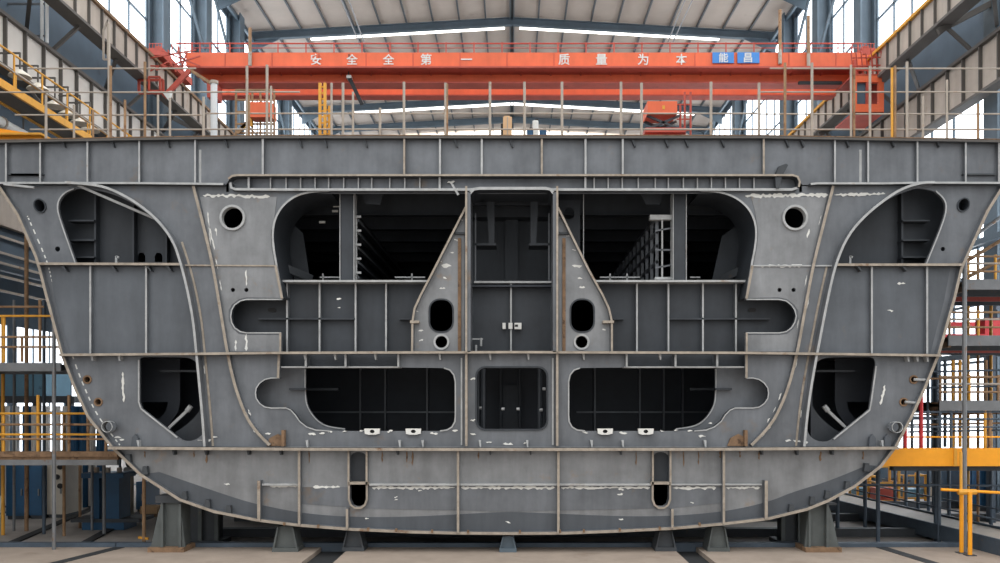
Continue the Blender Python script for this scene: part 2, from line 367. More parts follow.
def pxs(name, xs, ya, yb, y0=-.15, y1=0, wpx=1.7, m=('steel', 'edge_grey'), par=None):
    for x in xs:
        a = ya(x) if callable(ya) else ya; b = yb(x) if callable(yb) else yb
        MB().ribbon(L([(x, a), (x, b)]), wpx/40, y0, y1, 0, 1).build(name, list(m), par or hull)
tl = lambda x: 144 - 5*min(1, min(abs(x), abs(1022-x))/255)
tb = lambda x: 184.5 if (x < 226 or x > 802) else 177
pxs('web_stiffener', [9,43,90,141.5,197], tl, tb, -.14, par=deckweb)
pxs('web_stiffener', [833,866,915,963,996], tl, tb, -.14, par=deckweb)
pxs('web_stiffener', [264.5,440.5,482,585,622], tl, tb, -.16, 0, 2, ('steel', 'edge_grey'), par=deckweb)
pxs('web_stiffener', [405,541.6,762], tl, tb, -.16, 0, 2.0, ('steel', 'edge'), par=deckweb)
pxs('strip_stiffener', [271,286.5,301,315.5,329,344,358.7,372,390,405,420,594,608,622,638,655,668,683,697,711,725,739,753.5], 178, 190.5, -.05, .06, 1.3, par=deckweb)
pxs('strip_stiffener', [250,440,585,775], 177, 192, -.12, .06, 2, par=deckweb)
for a, b in ((11,42),(43,8),(963,996)):
    MB().pbox(a, 173.5, b, 175, -.1, 0).build('girder_bracket_bar', ['dark_paint'], hull)
pxs('girder_butt_strip', [200.5, 860], 150, 183, -.03, 0, 2.4, ('edge_grey', 'edge_grey'), par=deckweb)
# pin-like clips below the deck edge
def clips(xs, y, hgt, m='dark_paint', y0=-.12, lean=2):
    for x in xs:
        MB().prism(L([(x-1.2, y), (x+1.2, y), (x+1.2+lean, y+hgt), (x+lean, y+hgt)]), [], y0, -.0).build('lifting_clip', [m], hull)
clips([64,113,168,226,300,325,365,455,510,632,665,685,721,785,800,845,890,935], 141, 7)
# lever-like plate on the right of the girder
MB().prism(L([(773,178),(777,168),(784,165.5),(786,167),(780,178),(777,190),(774,190)]), [], -.18, -.04).build('welded_lever', ['dark_paint'], hull)
MB().bar(P3(452,184,-.1), P3(458.5,195,-.14), .05, .05).build('welded_pin', ['edge_grey'], hull)
# --- wings: flanges, ribs
rib1L = [(70,184.8),(95,186.5),(114,190.5),(140,204),(161,221),(177,242),(184.6,265),(191,290),(197,322),(200,354),(203.5,390),(206,417),(208,446)]
rib1R = [(930,184.8),(917,185),(900,190),(885.6,198),(862,216.5),(844,237),(832,265),(824,300),(814,352),(808,385),(803.7,416),(801,446)]
rib2L = [(195,187),(205,226),(214.5,266),(222,310),(229,354),(236,385),(247,416),(258,432),(271,445)]
rib2R = [(831.5,187),(821,228),(811.5,266),(803,312),(796,352),(787,388),(775,416),(764,431),(750,445)]
flange('curved_rib', rib1L, .06, -.26, .02, ('steel', 'edge_grey'), 2); flange('curved_rib', rib1R, .06, -.26, .02, ('steel', 'edge_grey'), 2)
flange('curved_rib', rib2L, .07, -.13, .0, ('steel', 'edge'), 2); flange('curved_rib', rib2R, .07, -.13, .0, ('steel', 'edge'), 2)
for sg, pth in ((1, rib1L), (-1, rib1R)):
    q = [(x + sg*5, y) for x, y in pth if y > 240]
    flange('rib_seam', q, .05, -.02, 0, ('edge', 'edge'), 2)
pl = [p for p in L_UP]; pr = [p for p in R_UP]
flange('deck_flange', [(43,265),(184,265.5)], .06, -.22, .02, ('dark_paint', 'edge')); flange('deck_flange', [(958,266),(832,266)], .06, -.22, .02, ('dark_paint', 'edge'))
flange('deck_flange', [(184,265.5),(276,266)], .035, -.05, .0, ('edge', 'edge')); flange('deck_flange', [(832,266),(752,266)], .035, -.05, 0, ('edge_grey', 'edge_grey'))
flange('deck_flange', [(65,355.5),(200,354.5),(281,353.5),(512,352.8),(745,353.5),(815,354.5),(936,356)], .06, -.3, .02, ('dark_paint', 'edge'))
flange('deck_flange', [(114,447.3),(300,448.5),(512,448.8),(720,448.5),(893,447.3)], .07, -.34, .02, ('dark_paint', 'edge'))
pxs('wing_stiffener', [92.5,148], 266, 354, -.12, 0, 1.9, ('steel', 'edge_grey'))
pxs('wing_stiffener', [870,925], 266, 354, -.12, 0, 1.9, ('steel', 'edge_grey'))
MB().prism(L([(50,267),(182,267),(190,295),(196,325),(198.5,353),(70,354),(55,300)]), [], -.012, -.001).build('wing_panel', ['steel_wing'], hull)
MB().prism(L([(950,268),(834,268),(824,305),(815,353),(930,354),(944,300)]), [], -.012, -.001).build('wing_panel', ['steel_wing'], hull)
# --- shell
MB().ribbon(L(OUT), .07, -.16, .03, 0, 1).build('shell_edge', ['steel', 'edge'], hull)
MB().ribbon(L(OUT), .05, .031, 14).build('shell_plating', ['steel_shade'], hull)
MB().prism(L(OUT + [(1045,186),(1045,143),(760,139),(260,139),(-40,144),(-40,186)]), [], 14, 14.05).build('aft_bulkhead', ['bay_shade'], hull)
inner_l = [(x+6.5, y) for x, y in L_UP if y > 190]; inner_r = [(x-6.5, y) for x, y in R_UP if y > 190]
for k, pth in enumerate((inner_l, inner_r)):        # chalk dashes along the shell
    mb = MB()
    pth = chaikin(pth, 3, False)
    acc = 0
    for i in range(len(pth)-1):
        if i % 2 == 0: mb.ribbon(L([pth[i], pth[i+1]]), .03, -.006, 0)
    if k == 0: mb.build('chalk_dashes', ['weld'], hull)
# --- bottom floor web
low = [p for p in OUT if p[1] >= 446]
fl_holes = [rrect(349.5,452,367.5,506,8), rrect(652,452,669.5,506,8)]
MB().prism(L(low), [L(h) for h in fl_holes], 0, .05).build('bottom_floor_plate', ['steel_light'], hull)
bottomweb = bpy.data.objects['bottom_floor_plate']
def off(p, k): # move a bottom outline point inwards
    dx, dy = 512-p[0], 430-p[1]; l = math.hypot(dx, dy); return (p[0]+dx/l*k, p[1]+dy/l*k)
mid = [p for p in OUT if p[1] > 455]
band = mid + chaikin([off(p, (21 + 15*min(1, max(0, (abs(p[0]-512)-200)/120)))*min(1, max(.05, (p[1]-452)/48))) for p in reversed(mid)], 3, False)
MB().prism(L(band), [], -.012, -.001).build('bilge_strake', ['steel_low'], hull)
MB().prism(L([(302,487),(348.5,487),(348.5,499),(352,507),(358,509),(365,507),(368.5,499),(368.5,487),(651,487),(651,499),(654,507),(660,509),(667,507),(671,499),(671,487),(722,487),(722,503),(672,508),(512,511.6),(368,508.5),(302,504)]), [], -.012, -.001).build('lower_web_strake', ['steel'], hull)
for x0, x1 in ((349.5,367.5),(652,669.5)):
    MB().prism(L([(x0,448),(x1,448),(x1,483),(x0,483)]), [], .1, .14).build('recess_plate', ['steel_shade'], hull)
    MB().pbox(x0-1,482,x1+1,484.5,-.14,.14).build('recess_bar', ['edge'], hull)
    pth = [(x0,484),(x0,499),(x0+2,504.5),(x0+6,507.5),(x1-6,507.5),(x1-2,504.5),(x1,499),(x1,484)]
    flange('recess_rim', pth, .05, -.1, .15, ('steel', 'edge'))
    flange('recess_rim', [(x0,449),(x0,484)], .05, -.14, .1, ('steel', 'edge')); flange('recess_rim', [(x1,449),(x1,484)], .05, -.14, .1, ('steel', 'edge'))
def bot(x):
    for (a, b), (c, d) in zip(OUT[:-1], OUT[1:]):
        if a <= x <= c and b > 440: return b + (d-b)*(x-a)/(c-a)
    return 500
pxs('floor_stiffener', [301,722], 450, bot, -.2, 0, 2.4, ('steel', 'edge'), par=bottomweb)
pxs('floor_stiffener', [458.5,558], 450, bot, -.2, 0, 2.4, ('steel', 'edge'), par=bottomweb)
pxs('floor_stiffener', [348.5,671], 508, bot, -.2, 0, 2.4, ('steel', 'edge'), par=bottomweb)
pxs('floor_stiffener', [261,764], 480, bot, -.2, 0, 3.0, ('steel', 'edge'), par=bottomweb)
for a, b, w_ in ((262,300,2),(369,651,2),(671,762,1.4)):
    MB().pbox(a,484.6-w_/2,b,484.6+w_/2,-.1,0).build('floor_longitudinal', ['edge_grey'], hull)
# ground white weld patches: thin irregular strips of bared primer
def weld(pts, wpx, name='weld_mark', y=-.018, n=None, m='weld'):
    tot = math.hypot(pts[-1][0]-pts[0][0], pts[-1][1]-pts[0][1]); n = n or max(4, int(tot/2.2))
    (x0, y0), (x1, y1) = pts[0], pts[-1]
    dx, dy = (x1-x0)/n, (y1-y0)/n; l = math.hypot(dx, dy); nx, ny = -dy/l, dx/l
    top, bt = [], []
    for i in range(n+1):
        e = .12 if i in (0, n) else 1
        a = wpx*R.choice((.12, .2, .4, .5, .7))*e; b = wpx*R.choice((.12, .2, .4, .5, .6))*e
        X, Y = x0+dx*i, y0+dy*i
        top.append((X+nx*a, Y+ny*a)); bt.append((X-nx*b, Y-ny*b))
    MB().prism(L(top + bt[::-1]), [], y, y+.016).build(name, [m], hull)
for a, b, w_ in (((203,195.5),(270,196.5),3.2),((745,196),(828,195),4),((834,195),(885,194),3),((372,487.5),(455,487.5),3),((461,487.5),(555,487.5),3),((561,487.5),(650,487.5),2.6),((672,487.8),(716,487.8),3.2),((726,487.5),(760,487.5),2.6),
                 ((313,487),(340,487),3),((270,486),(298,486),3),((758,266),(808,266),2.6),((236,340),(236,351),2),((246.5,270),(246.5,286),1.8),((246.5,334),(246.5,351),2.4),
                 ((123,372),(124,402),2.4),((885,385),(880,405),2.4),((208,212),(212,262),1.4),((209,225),(215,250),1.6),((216,228),(217,236),2),((809,229),(807,238),2.4)):
    weld([a, b], w_)
for x, y, s in ((268,434,3),(312,434,4),(322,433,3),(330,432,2.5),(345,431.5,2.5),(362,431,2.5),(390,431,3),(434,433,4),(473,434,3),(473,420,3),(473,379,3),(508,444,5),(489,443,3),(526,443,2.5),(585,432,3),(623,433,4),(648,432,3),(662,431,2),(676,430,2),(690,431,2.5),(702,436,3.5),
                (710,424,2),(455,430,3),(420,491,2),(396,500,2),(396,497,1.6),(367,518,2),(508,522,2.6),(620,495,3),(621,520,2.4),(621,489,3),(711,484,3),(692,502,2),(227,484,3),(326,158,2.4),(884,160,2.5),(339,299,2.4),(339,308,1.6),(901,283,4),(890,311,3),(442.5,288,3),(582,287,3),(446.5,266,5),(577,266,5),
                (461,220,2.4),(456,240,2.4),(452,252,2),(561,217,2.2),(568,236,2),(574,250,2),(445,278,2),(440,262,2),(580,279,2.4),(421,330,2.6),(421,340,2.2),(417,311,1.6),(604,330,2),(208,440,3.4),(200,441,2.6),(215,437,3),(797,441,4),(805,443,3),(788,440,3),(118,437,3.4),(122,440,2.4),(451,182,4)):
    weld([(x-s, y+R.uniform(-1, 1)), (x+s, y+R.uniform(-1, 1))], s*.7, 'chalk_mark', n=4)
R2 = random.Random(3)
for pth, lo, hi in ((rib1L, 262, 440), (rib1R, 262, 440), (rib2L, 200, 440), (rib2R, 200, 440)):      # bared weld flecks beside the curved ribs
    q = [p for p in chaikin(pth, 3, False) if lo < p[1] < hi]
    for k in range(3, len(q)-2, 4):
        if R2.random() < .6:
            sh = R2.choice((-3.2, 3.2)); a, b = q[k], q[min(len(q)-1, k+2)]
            weld([(a[0]+sh, a[1]), (b[0]+sh, b[1])], R2.uniform(.7, 1.6), 'weld_fleck', n=4)
for k in range(26):      # rust run-offs under the long flanges
    x = R2.uniform(130, 880); y0 = R2.choice((451, 357, 451))
    if y0 == 357 and 275 < x < 750: continue
    if y0 == 357 and (138 < x < 205 or 806 < x < 878): continue
    if y0 == 451 and any(abs(x-c) < 14 for c in (358, 661)): continue
    weld([(x, y0), (x+R2.uniform(-.6, .6), y0+R2.uniform(5, 16))], R2.uniform(1, 2.4), 'rust_stain', n=5, m='rust', y=-.017)
for x in (365,406,597,637.5):        # white lugs with an eye below the lower openings
    MB().prism(L([(x,428.5),(x+15.5,428.5),(x+15,433.5),(x+11,434.5),(x+4,434.5),(x+.5,433.5)]), [L(ell(x+7.8,431.3,2.5,1.8))], -.12, -.01).build('white_lug', ['weld'], hull)
    MB().prism(L(ell(x+7.8,431.3,2.6,1.9)), [], -.03, -.005).build('lug_eye', ['black'], hull)
for x, s in ((276,1),(736,-1)):
    MB().prism(L([(x-9,446),(x+10,446),(x+9,437),(x+2,434),(x-6,438)]), [], -.05, -.01).build('rusty_gusset', ['rust'], hull)
    MB().prism(L([(x+7,430),(x+10,430),(x+10,446),(x+7,446)]), [], -.16, -.01).build('rusty_pin', ['rust'], hull)
clips([308,400,423,480,527,591,622,704,880,140], 440, 7, 'edge_grey', -.14, 0)
clips([176,208,250,282,398,490,530,620,760,795,830], 449.5, 5, 'dark_paint', -.2, 0)
clips([306,336,376,440,490,528,583,659], 354, 6, 'edge_grey', -.16, 0)
clips([66,115,150,170,855,900], 267, 5, 'dark_paint', -.18, 3)
for x, y in ((122,356),(95,356),(914,357),(905,357),(924,357)): clips([x], y, 5, 'edge_grey', -.18, 0)
for i, (x, y) in enumerate(((130,457),(147,469),(186,494),(209,502),(230,508),(865,466),(846,484),(826,493),(811,499),(790,507))):
    a = math.radians(40 if x < 512 else -40)
    MB().prism(L([(x-2,y-3),(x+2,y-3),(x+3,y+5),(x-3,y+5)]), [], -.14, -.01).build('shell_clip', ['dark_paint'], hull)
for x in (870, 885, 136):
    MB().prism(L([(x-3,446),(x-2,437),(x+1,434),(x+4,438),(x+4,446)]), [], -.12, -.01).build('edge_lug', ['steel_low'], hull)
for x, b in ((284,526.5),(318,529),(368,532),(396,533),(432,534),(468,534.5),(520,534.5),(560,534),(584,533.5),(620,532.5),(660,531),(700,527)):
    MB().pbox(x-1,b-4,x+1,b-1,-.2,-.1).build('keel_clip', ['rust'], hull)

# --- interior of the block
def plate(name, pts, y, m='steel_shade', holes=(), t=.04):
    return MB().prism(L(pts, y), [L(h, y) for h in holes], y, y+t).build(name, [m], hull)
# beam between lower openings and mid deck (recessed ends with small brackets)
for pts in ([(281,353),(398,353),(398,367),(281,367)], [(626,353),(746,353),(746,367),(626,367)]): plate('recessed_beam', pts, .25, 'steel_shade')
for a, b in ((281,400),(624,745)):
    MB().pbox(a,366.3,b,367.8,-.03,.3).build('beam_flange', ['edge_grey'], hull)
pxs('beam_bracket', [307,346.5,399,626,674.5,716], 354, 367, -.14, .25, 2, ('steel', 'edge_grey'))
# mid-level panels
for pts in ([(215,281),(426,281),(426,353),(215,353)], [(598,281),(812,281),(812,353),(598,353)]): plate('mid_panel', pts, .6, 'steel_shade')
def sx(x, y): return CX + (x-CX)*1.0
def dpx(name, xs, ya, yb, y, dep=.18, wpx=1.7, m=('steel', 'edge_grey')):
    for x in xs:
        MB().ribbon(L([(x, ya), (x, yb)], y-dep), wpx*(D+y)/F, y-dep, y, 0, 1).build(name, list(m), hull)
dpx('panel_stiffener', [287,319.5,355.5,386], 282, 352, .6)
dpx('panel_stiffener', [637,668.5,703,736], 282, 352, .6)
for a, b in ((258,355),(399,413),(611,624),(670,770)):
    MB().pbox(a,317.8,b,319.6,.42,.6).build('panel_bar', ['steel_shade'], hull)
for a, b in ((280,434),(590,746)):
    MB().pbox(a,280,b,282,.2,.6).build('panel_flange', ['edge_grey'], hull)
for x in (272, 752): MB().prism(L(rrect(x-4,308,x+4,312,1.9), .58), [], .57, .62).build('panel_slot', ['black'], hull)
# lower openings: second layer plate with its own curved edge
l2 = [(240,366),(305,366)] + chaikin([(305,372),(305,398),(308,409),(316,420),(326,426.5),(345,429)], 2, False) + [(345,440),(240,440)]
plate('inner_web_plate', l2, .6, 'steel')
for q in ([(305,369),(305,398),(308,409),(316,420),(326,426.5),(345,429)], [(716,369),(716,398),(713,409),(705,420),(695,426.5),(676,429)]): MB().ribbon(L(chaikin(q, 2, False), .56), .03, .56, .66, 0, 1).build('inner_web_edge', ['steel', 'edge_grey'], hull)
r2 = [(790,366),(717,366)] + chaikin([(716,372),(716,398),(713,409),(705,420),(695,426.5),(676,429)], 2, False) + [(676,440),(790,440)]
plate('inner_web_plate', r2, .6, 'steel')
for a, b in ((289,306),(716,732)): MB().pbox(a,388,b,390,.4,.6).build('inner_web_bar', ['steel_shade'], hull)
for xs, a, b in (((360,385,427),289,460), ((595,640,664,683),562,735)):
    x0, z0 = P(a-10,440,5); x1, z1 = P(b+10,350,5)
    MB().box(x0,x1,5,5.05,z0,z1).build('lower_bay_plate', ['bay_shade'], hull)
    for x in xs: MB().pbox(x-.8,366,x+.8,432,4.86,5).build('lower_bay_stiffener', ['steel'], hull)
    MB().pbox(a+15,411.4,b,413,4.8,5).build('lower_bay_bar', ['steel'], hull)
for a, b, m_ in ((306,338,'steel_shade'),(690,716,'steel_shade')): MB().pbox(a,388,b,390.4,2,2.2).build('lower_bay_bar', [m_], hull)
# centre bay
plate('centre_panel', [(468,282),(556,282),(556,353),(468,353)], .9, 'steel_shade')
dpx('centre_stiffener', [511], 283, 352, .9, .16)
MB().pbox(474,281,551,283,.7,.9).build('centre_panel_flange', ['edge_grey'], hull)
plate('centre_back_panel', [(462,186),(562,186),(562,284),(462,284)], 3.0, 'steel_shade')
MB().pbox(505,214,518,282,2.8,3).build('centre_back_column', ['steel_shade'], hull)
MB().pbox(470,192,556,217,2.4,2.98).build('centre_head_beam', ['steel_shade'], hull)
MB().pbox(470,192,556,205,1.4,1.5).build('centre_head_plate', ['steel_shade'], hull)
for xs in ((486,494.5,489,494.5),(530.5,539,530.5,536)):
    MB().prism(L([(xs[0],192),(xs[1],192),(xs[3],243),(xs[2],243)], 1.0), [], 1.0, 1.3).build('hanging_bracket', ['steel_shade'], hull)
for a, b in ((474.5,496),(529,550)):
    MB().pbox(a,243,b,245.4,.95,1.6).build('hanging_bracket_foot', ['steel_shade'], hull)
for a in (475.5, 549): MB().pbox(a-.6,213,a+.6,281,.95,1.05).build('bay_pipe', ['steel'], hull)
for a, b, c, d in ((502.5,505.6,322.8,328.8),(508.5,512.5,322.8,328.8),(514.5,521.5,322.8,329)):
    MB().pbox(a,c,b,d,.86-.17,.9-.16 if a == 508.5 else .9).build('white_sticker', ['weld'], hull)
MB().pbox(515,324.5,518,326.8,.68,.692).build('sticker_print', ['black'], hull)
for x, y in ((476,345),(481,338)): MB().tube(P3(x,y+8,.5), P3(x,y,.5), .03).build('valve_stem', ['edge_grey'], hull)
MB().bar(P3(472,339,.5), P3(483,339,.5), .03, .03).build('valve_handle', ['edge_grey'], hull)
# centre lower opening
x0, z0 = P(462,440,4); x1, z1 = P(560,350,4)
MB().box(x0,x1,4,4.05,z0,z1).build('centre_lower_plate', ['bay_shade'], hull)
for x, y, r_ in ((483,.9,.07),(540,.9,.06),(501,3.4,.04),(519.5,3.4,.04),(478,.7,.03)):
    MB().tube(P3(x,368,y), P3(x,431,y), r_).build('vertical_pipe', ['steel_shade'], hull)
MB().pbox(503,385,518,430,3.6,4).build('lower_bay_door', ['steel_shade'], hull)
for x, y in ((480,408),(503,409),(518,409),(544,389),(541,410)): MB().tube(P3(x-1.6,y,.8), P3(x+1.6,y,.8), .04).build('pipe_fitting', ['edge_grey'], hull)
# decks that close the compartments
def deck(name, py, xa, xb, y0, y1, m='steel_shade', t=.05):
    X0, Z = P(xa, py, 0); X1, _ = P(xb, py, 0)
    MB().box(X0, X1, y0, y1, Z-t, Z).build(name, [m], hull)
deck('tween_deck', 281.5, 214, 812, .64, 14, 'bay_shade'); deck('wing_deck', 265.5, 45, 214, .1, 14, 'bay_shade'); deck('wing_deck', 265.5, 812, 955, .1, 14, 'bay_shade')
deck('lower_deck', 354.5, 67, 934, .64, 14, 'bay_shade'); deck('tank_top', 448, 118, 890, .3, 14, 'bay_shade')
for x in (211, 813):
    X, _ = P(x, 0, 0); z0 = P(0, 448)[1]; z1 = P(0, 142)[1]
    MB().box(X-.02, X+.02, .1, 14, z0, z1).build('longitudinal_bulkhead', ['bay_shade'], hull)
# upper bays
for ya in (2.2, 4.2, 6.2, 8.2, 10.2):
    for xa, xb in ((214,466),(557,810)):
        X0, _ = P(xa,0,0); X1, _ = P(xb,0,0); Z1 = P(0,142)[1]; Z0 = CZ + 5.15
        MB().box(X0, X1, ya, ya+.06, Z0, Z1).box(X0, X1, ya-.15, ya+.2, Z0-.03, Z0).build('deck_transverse', ['steel_shade'], hull)
for x0, x1 in ((340,353.5),(673.5,686)):
    MB().pbox(x0,192,x1,281,.4,.7).build('bay_pillar', ['steel_shade'], hull)
    for xx in (x0-.5, x1): MB().pbox(xx,192,xx+.7,281,.36,.75).build('pillar_edge', ['edge_grey'], hull)
for x0, xs in ((360,1),(640,-1)):
    MB().prism(L([(x0,192),(x0+24,192),(x0+20,204.5),(x0+6,204.5)], .8), [], .8, .84).build('hanging_bracket', ['steel_shade'], hull)
# left bay: side wall with longitudinals running aft
XB = P(352,0,.8)[0]
zb0, zb1 = P(0,281)[1], P(0,214)[1]
MB().box(XB-.05, XB, .8, 13.5, zb0, zb1).build('side_bulkhead', ['steel_shade'], hull)
for py in (218,231,245.5,260,275):
    z = P(0,py,.7)[1]
    MB().box(XB, XB+.2, .7, 13, z-.025, z+.025).box(XB+.17, XB+.2, .7, 13, z-.09, z+.025).build('side_longitudinal', ['steel'], hull)
MB().pbox(353.5,216,357,280,.62,.68).build('side_post', ['edge_grey'], hull)
for py in (217,231,245,259,273): MB().pbox(353,py-1.5,361,py+.6,.58,.64).build('side_post_tab', ['edge_grey'], hull)
# right bay: open lattice running aft
XR = P(657,0,.8)[0]; zt = P(0,217,.8)[1]
for k in range(14):
    y = .8 + .85*k
    MB().box(XR-.04, XR+.04, y, y+.08, zb0, zt).build('lattice_post', ['steel'], hull)
for py in (217,232,246,262):
    z = P(0,py,.8)[1]
    MB().box(XR-.03, XR+.03, .8, 12.5, z-.04, z+.04).build('lattice_rail', ['steel'], hull)
MB().pbox(650,214.8,673,219.5,.55,.75).build('lattice_head', ['edge_grey'], hull)
MB().pbox(661.5,219,663,279,.6,.65).build('lattice_post', ['edge_grey'], hull)
MB().pbox(655,277,673,279.5,.55,.75).build('lattice_foot', ['edge_grey'], hull)
for py in (231,250,268): MB().bar(P3(655,py,.62), P3(672,py-3 if py != 250 else py,.62), .04, .04).build('lattice_brace', ['steel'], hull)
# sloping hopper plates at the outer ends of the upper bays
MB().prism(L([(288,220),(303,233),(310,281),(290,281)], 1.8), [], 1.8, 1.9).build('hopper_plate', ['steel_shade'], hull)
MB().prism(L([(741,222),(722,236),(712,281),(738,281)], 1.8), [], 1.8, 1.9).build('hopper_plate', ['steel_shade'], hull)
MB().bar(P3(279,265,1.0), P3(312,279,1.6), .06, .2).build('hopper_bar', ['dark_paint'], hull)
MB().bar(P3(752,265,1.0), P3(722,279,1.6), .06, .2).build('hopper_bar', ['dark_paint'], hull)
for a, b in ((320,340),(395,425),(600,640),(690,700)):
    MB().bar(P3(a,277.3,1.2), P3(b,277.3,1.2), .035, .035).build('inner_rail', ['edge_grey'], hull)
for x in (323,412,610,627): MB().bar(P3(x,273.5,1.2), P3(x,281,1.2), .035, .035).build('inner_rail_post', ['edge_grey'], hull)
plate('pierced_web', [(559,200),(580,200),(580,281),(559,281)], 1.2, 'steel_shade', [ell(569,213.5,5.4,6.2)])
MB().bar(P3(583.5,192,.7), P3(583.5,270,.7), .02, .02).build('hanging_wire', ['edge_grey'], hull)
for x, y in ((336,206),(335,211),(322,222)): MB().pbox(x-3,y-1,x+3,y+1,1.6,1.66).build('ceiling_fitting', ['weld'], hull)
# wing compartments
for pts, ribs, sh, hol in (([(36,190),(188,186),(188,266),(48,266)], (95,133,166), (68,94), (141.5,158.5)), ([(966,190),(826,186),(826,266),(953,266)], (902.5,), (903,930), ())):
    hs = [[(h-3.8,262),(h-3.8,256),(h-2,252.8),(h+2,252.8),(h+3.8,256),(h+3.8,262)] for h in hol]
    plate('wing_web_plate', pts, .7, 'steel_shade', hs)
    for i, x in enumerate(ribs):
        MB().pbox(x-1,192,x+1,264,.48,.7).build('wing_inner_rib', ['steel_shade'], hull)
    for py in (220.5,240,257): MB().pbox(sh[0],py-.8,sh[1],py+.8,.35,.7).build('wing_shelf', ['steel_shade'], hull)
MB().bar(P3(78,185.5,-.1), P3(158,220,.1), .05, .06).build('diagonal_bar', ['edge_grey'], hull)
MB().bar(P3(4,184.2,-.24), P3(34,187.5,-.24), .05, .05).build('diagonal_bar', ['edge_grey'], hull)
for x in (116.5, 850): MB().bar(P3(x,256,.2), P3(x,264,.2), .05, .05).bar(P3(x,256.5,.2), P3(x+2.4,257.5,.2), .05, .05).build('hook', ['edge_grey'], hull)
for s in (0, 1):
    f_ = (lambda x: x) if not s else (lambda x: 1015-x)
    plate('bilge_web_plate', [(f_(120),354),(f_(180),354),(f_(180),402),(f_(178),412),(f_(168),426),(f_(158),434),(f_(120),446)], 1.2, 'bay_shade', [[(f_(143),402),(f_(168),402),(f_(166),411),(f_(160),418),(f_(150),421),(f_(143),412)]])
    plate('bilge_back_plate', [(f_(116),354),(f_(212),354),(f_(212),446),(f_(116),446)], 2.6, 'bay_shade')
    plate('bilge_curved_web', chaikin([(f_(208),398),(f_(204),404),(f_(196),416),(f_(184),427),(f_(172),434),(f_(172),446),(f_(212),446),(f_(212),398)], 1), .55, 'steel_shade')
    MB().pbox(f_(160),370,f_(201),372,.7,.9).build('bilge_bar', ['steel_shade'], hull)
    MB().bar(P3(f_(169),428,.5), P3(f_(187),411,.5), .07, .07).build('bilge_stick', ['edge_grey'], hull)
    MB().tube(P3(f_(187),411,.5), P3(f_(191),406,.5), .07).build('bilge_stick_head', ['edge_grey'], hull)

# ================================================================== SUPPORTS
def big_pedestal(cx, flip, y, label):
    xc = P(cx, 0, y)[0]
    t = thing('support_pedestal', label, 'pedestal', (xc, y, 0), 'steel pedestals under the hull')
    s = -1 if flip else 1
    MB().box(xc-.45, xc+.45, y-.42, y+.4, 0, .12).build('base_plate', ['rust'], t)
    MB().box(xc-s*.12, xc+s*.36, y-.2, y+.3, .12, 1.22).build('body', ['pedestal'], t)
    MB().prism([(xc-s*.42,.12),(xc-s*.12,.12),(xc-s*.12,1.25),(xc-s*.22,1.0)], [], y-.3, y-.22).build('gusset', ['pedestal'], t)
    MB().prism([(xc+s*.44,.12),(xc+s*.3,.12),(xc+s*.3,1.1),(xc+s*.36,.9)], [], y-.3, y-.22).build('gusset', ['pedestal'], t)
    for k in (-.12, .33): MB().box(xc+s*k-.03, xc+s*k+.03, y-.36, y-.2, .12, 1.2).build('rib', ['pedestal'], t)
    ztop = P(0, bot(cx))[1] - .02
    MB().box(xc-.3, xc+.36, y-.3, y+.3, 1.22, min(1.4, ztop-.03)).build('head_plate', ['dark_paint'], t)
big_pedestal(172, False, .35, 'big grey steel pedestal with gussets under the hull at the far left')
big_pedestal(818, True, .35, 'big grey steel pedestal with gussets under the hull at the far right')
def small_pedestal(cx, wpx, y, label, m='pedestal'):
    xc = P(cx, 0, y)[0]; w_ = wpx*(D+y)/F/2; zt = P(0, bot(cx))[1] - .1
    t = thing('support_pedestal', label, 'pedestal', (xc, y, 0), 'steel pedestals under the hull')
    MB().box(xc-w_, xc+w_, y-.3, y+.3, 0, .1).build('base_plate', [m], t)
    MB().prism([(xc-w_*.85,.1),(xc+w_*.85,.1),(xc+w_*.55,zt),(xc-w_*.55,zt)], [], y-.2, y+.2).build('body', [m], t)
    for s in (-1, 1):
        MB().prism([(xc+s*w_*.95,.1),(xc+s*w_*.8,.1),(xc+s*w_*.5,zt),(xc+s*w_*.6,zt)], [], y-.3, y+.3).build('side_plate', [m], t)
for cx, wp, y, lb, m_ in ((288,26,.3,'small grey pedestal under the hull, first right of the big left pedestal','pedestal'),(355,22,.4,'small dark pedestal under the hull at the gap between floor slabs, left half','dark_paint'),
                      (508,17,.25,'small blue-grey pedestal under the keel in the middle','blue_steel'),(664,21,.4,'small dark pedestal right of the keel, beside the right floor gap','dark_paint'),(716,22,.35,'small grey pedestal right of the right floor gap','pedestal')):
    small_pedestal(cx, wp, y, lb, m_)
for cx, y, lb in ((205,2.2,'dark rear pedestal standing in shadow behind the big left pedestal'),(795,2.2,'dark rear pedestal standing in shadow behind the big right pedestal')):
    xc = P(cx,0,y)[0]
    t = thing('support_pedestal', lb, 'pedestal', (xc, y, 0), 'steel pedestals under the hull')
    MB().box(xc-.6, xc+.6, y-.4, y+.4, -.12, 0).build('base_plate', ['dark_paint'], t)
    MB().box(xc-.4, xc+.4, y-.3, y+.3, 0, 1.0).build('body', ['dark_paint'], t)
    for k in (-.45, 0, .45): MB().box(xc+k-.05, xc+k+.05, y-.42, y-.3, 0, .95).build('rib', ['pedestal'], t)

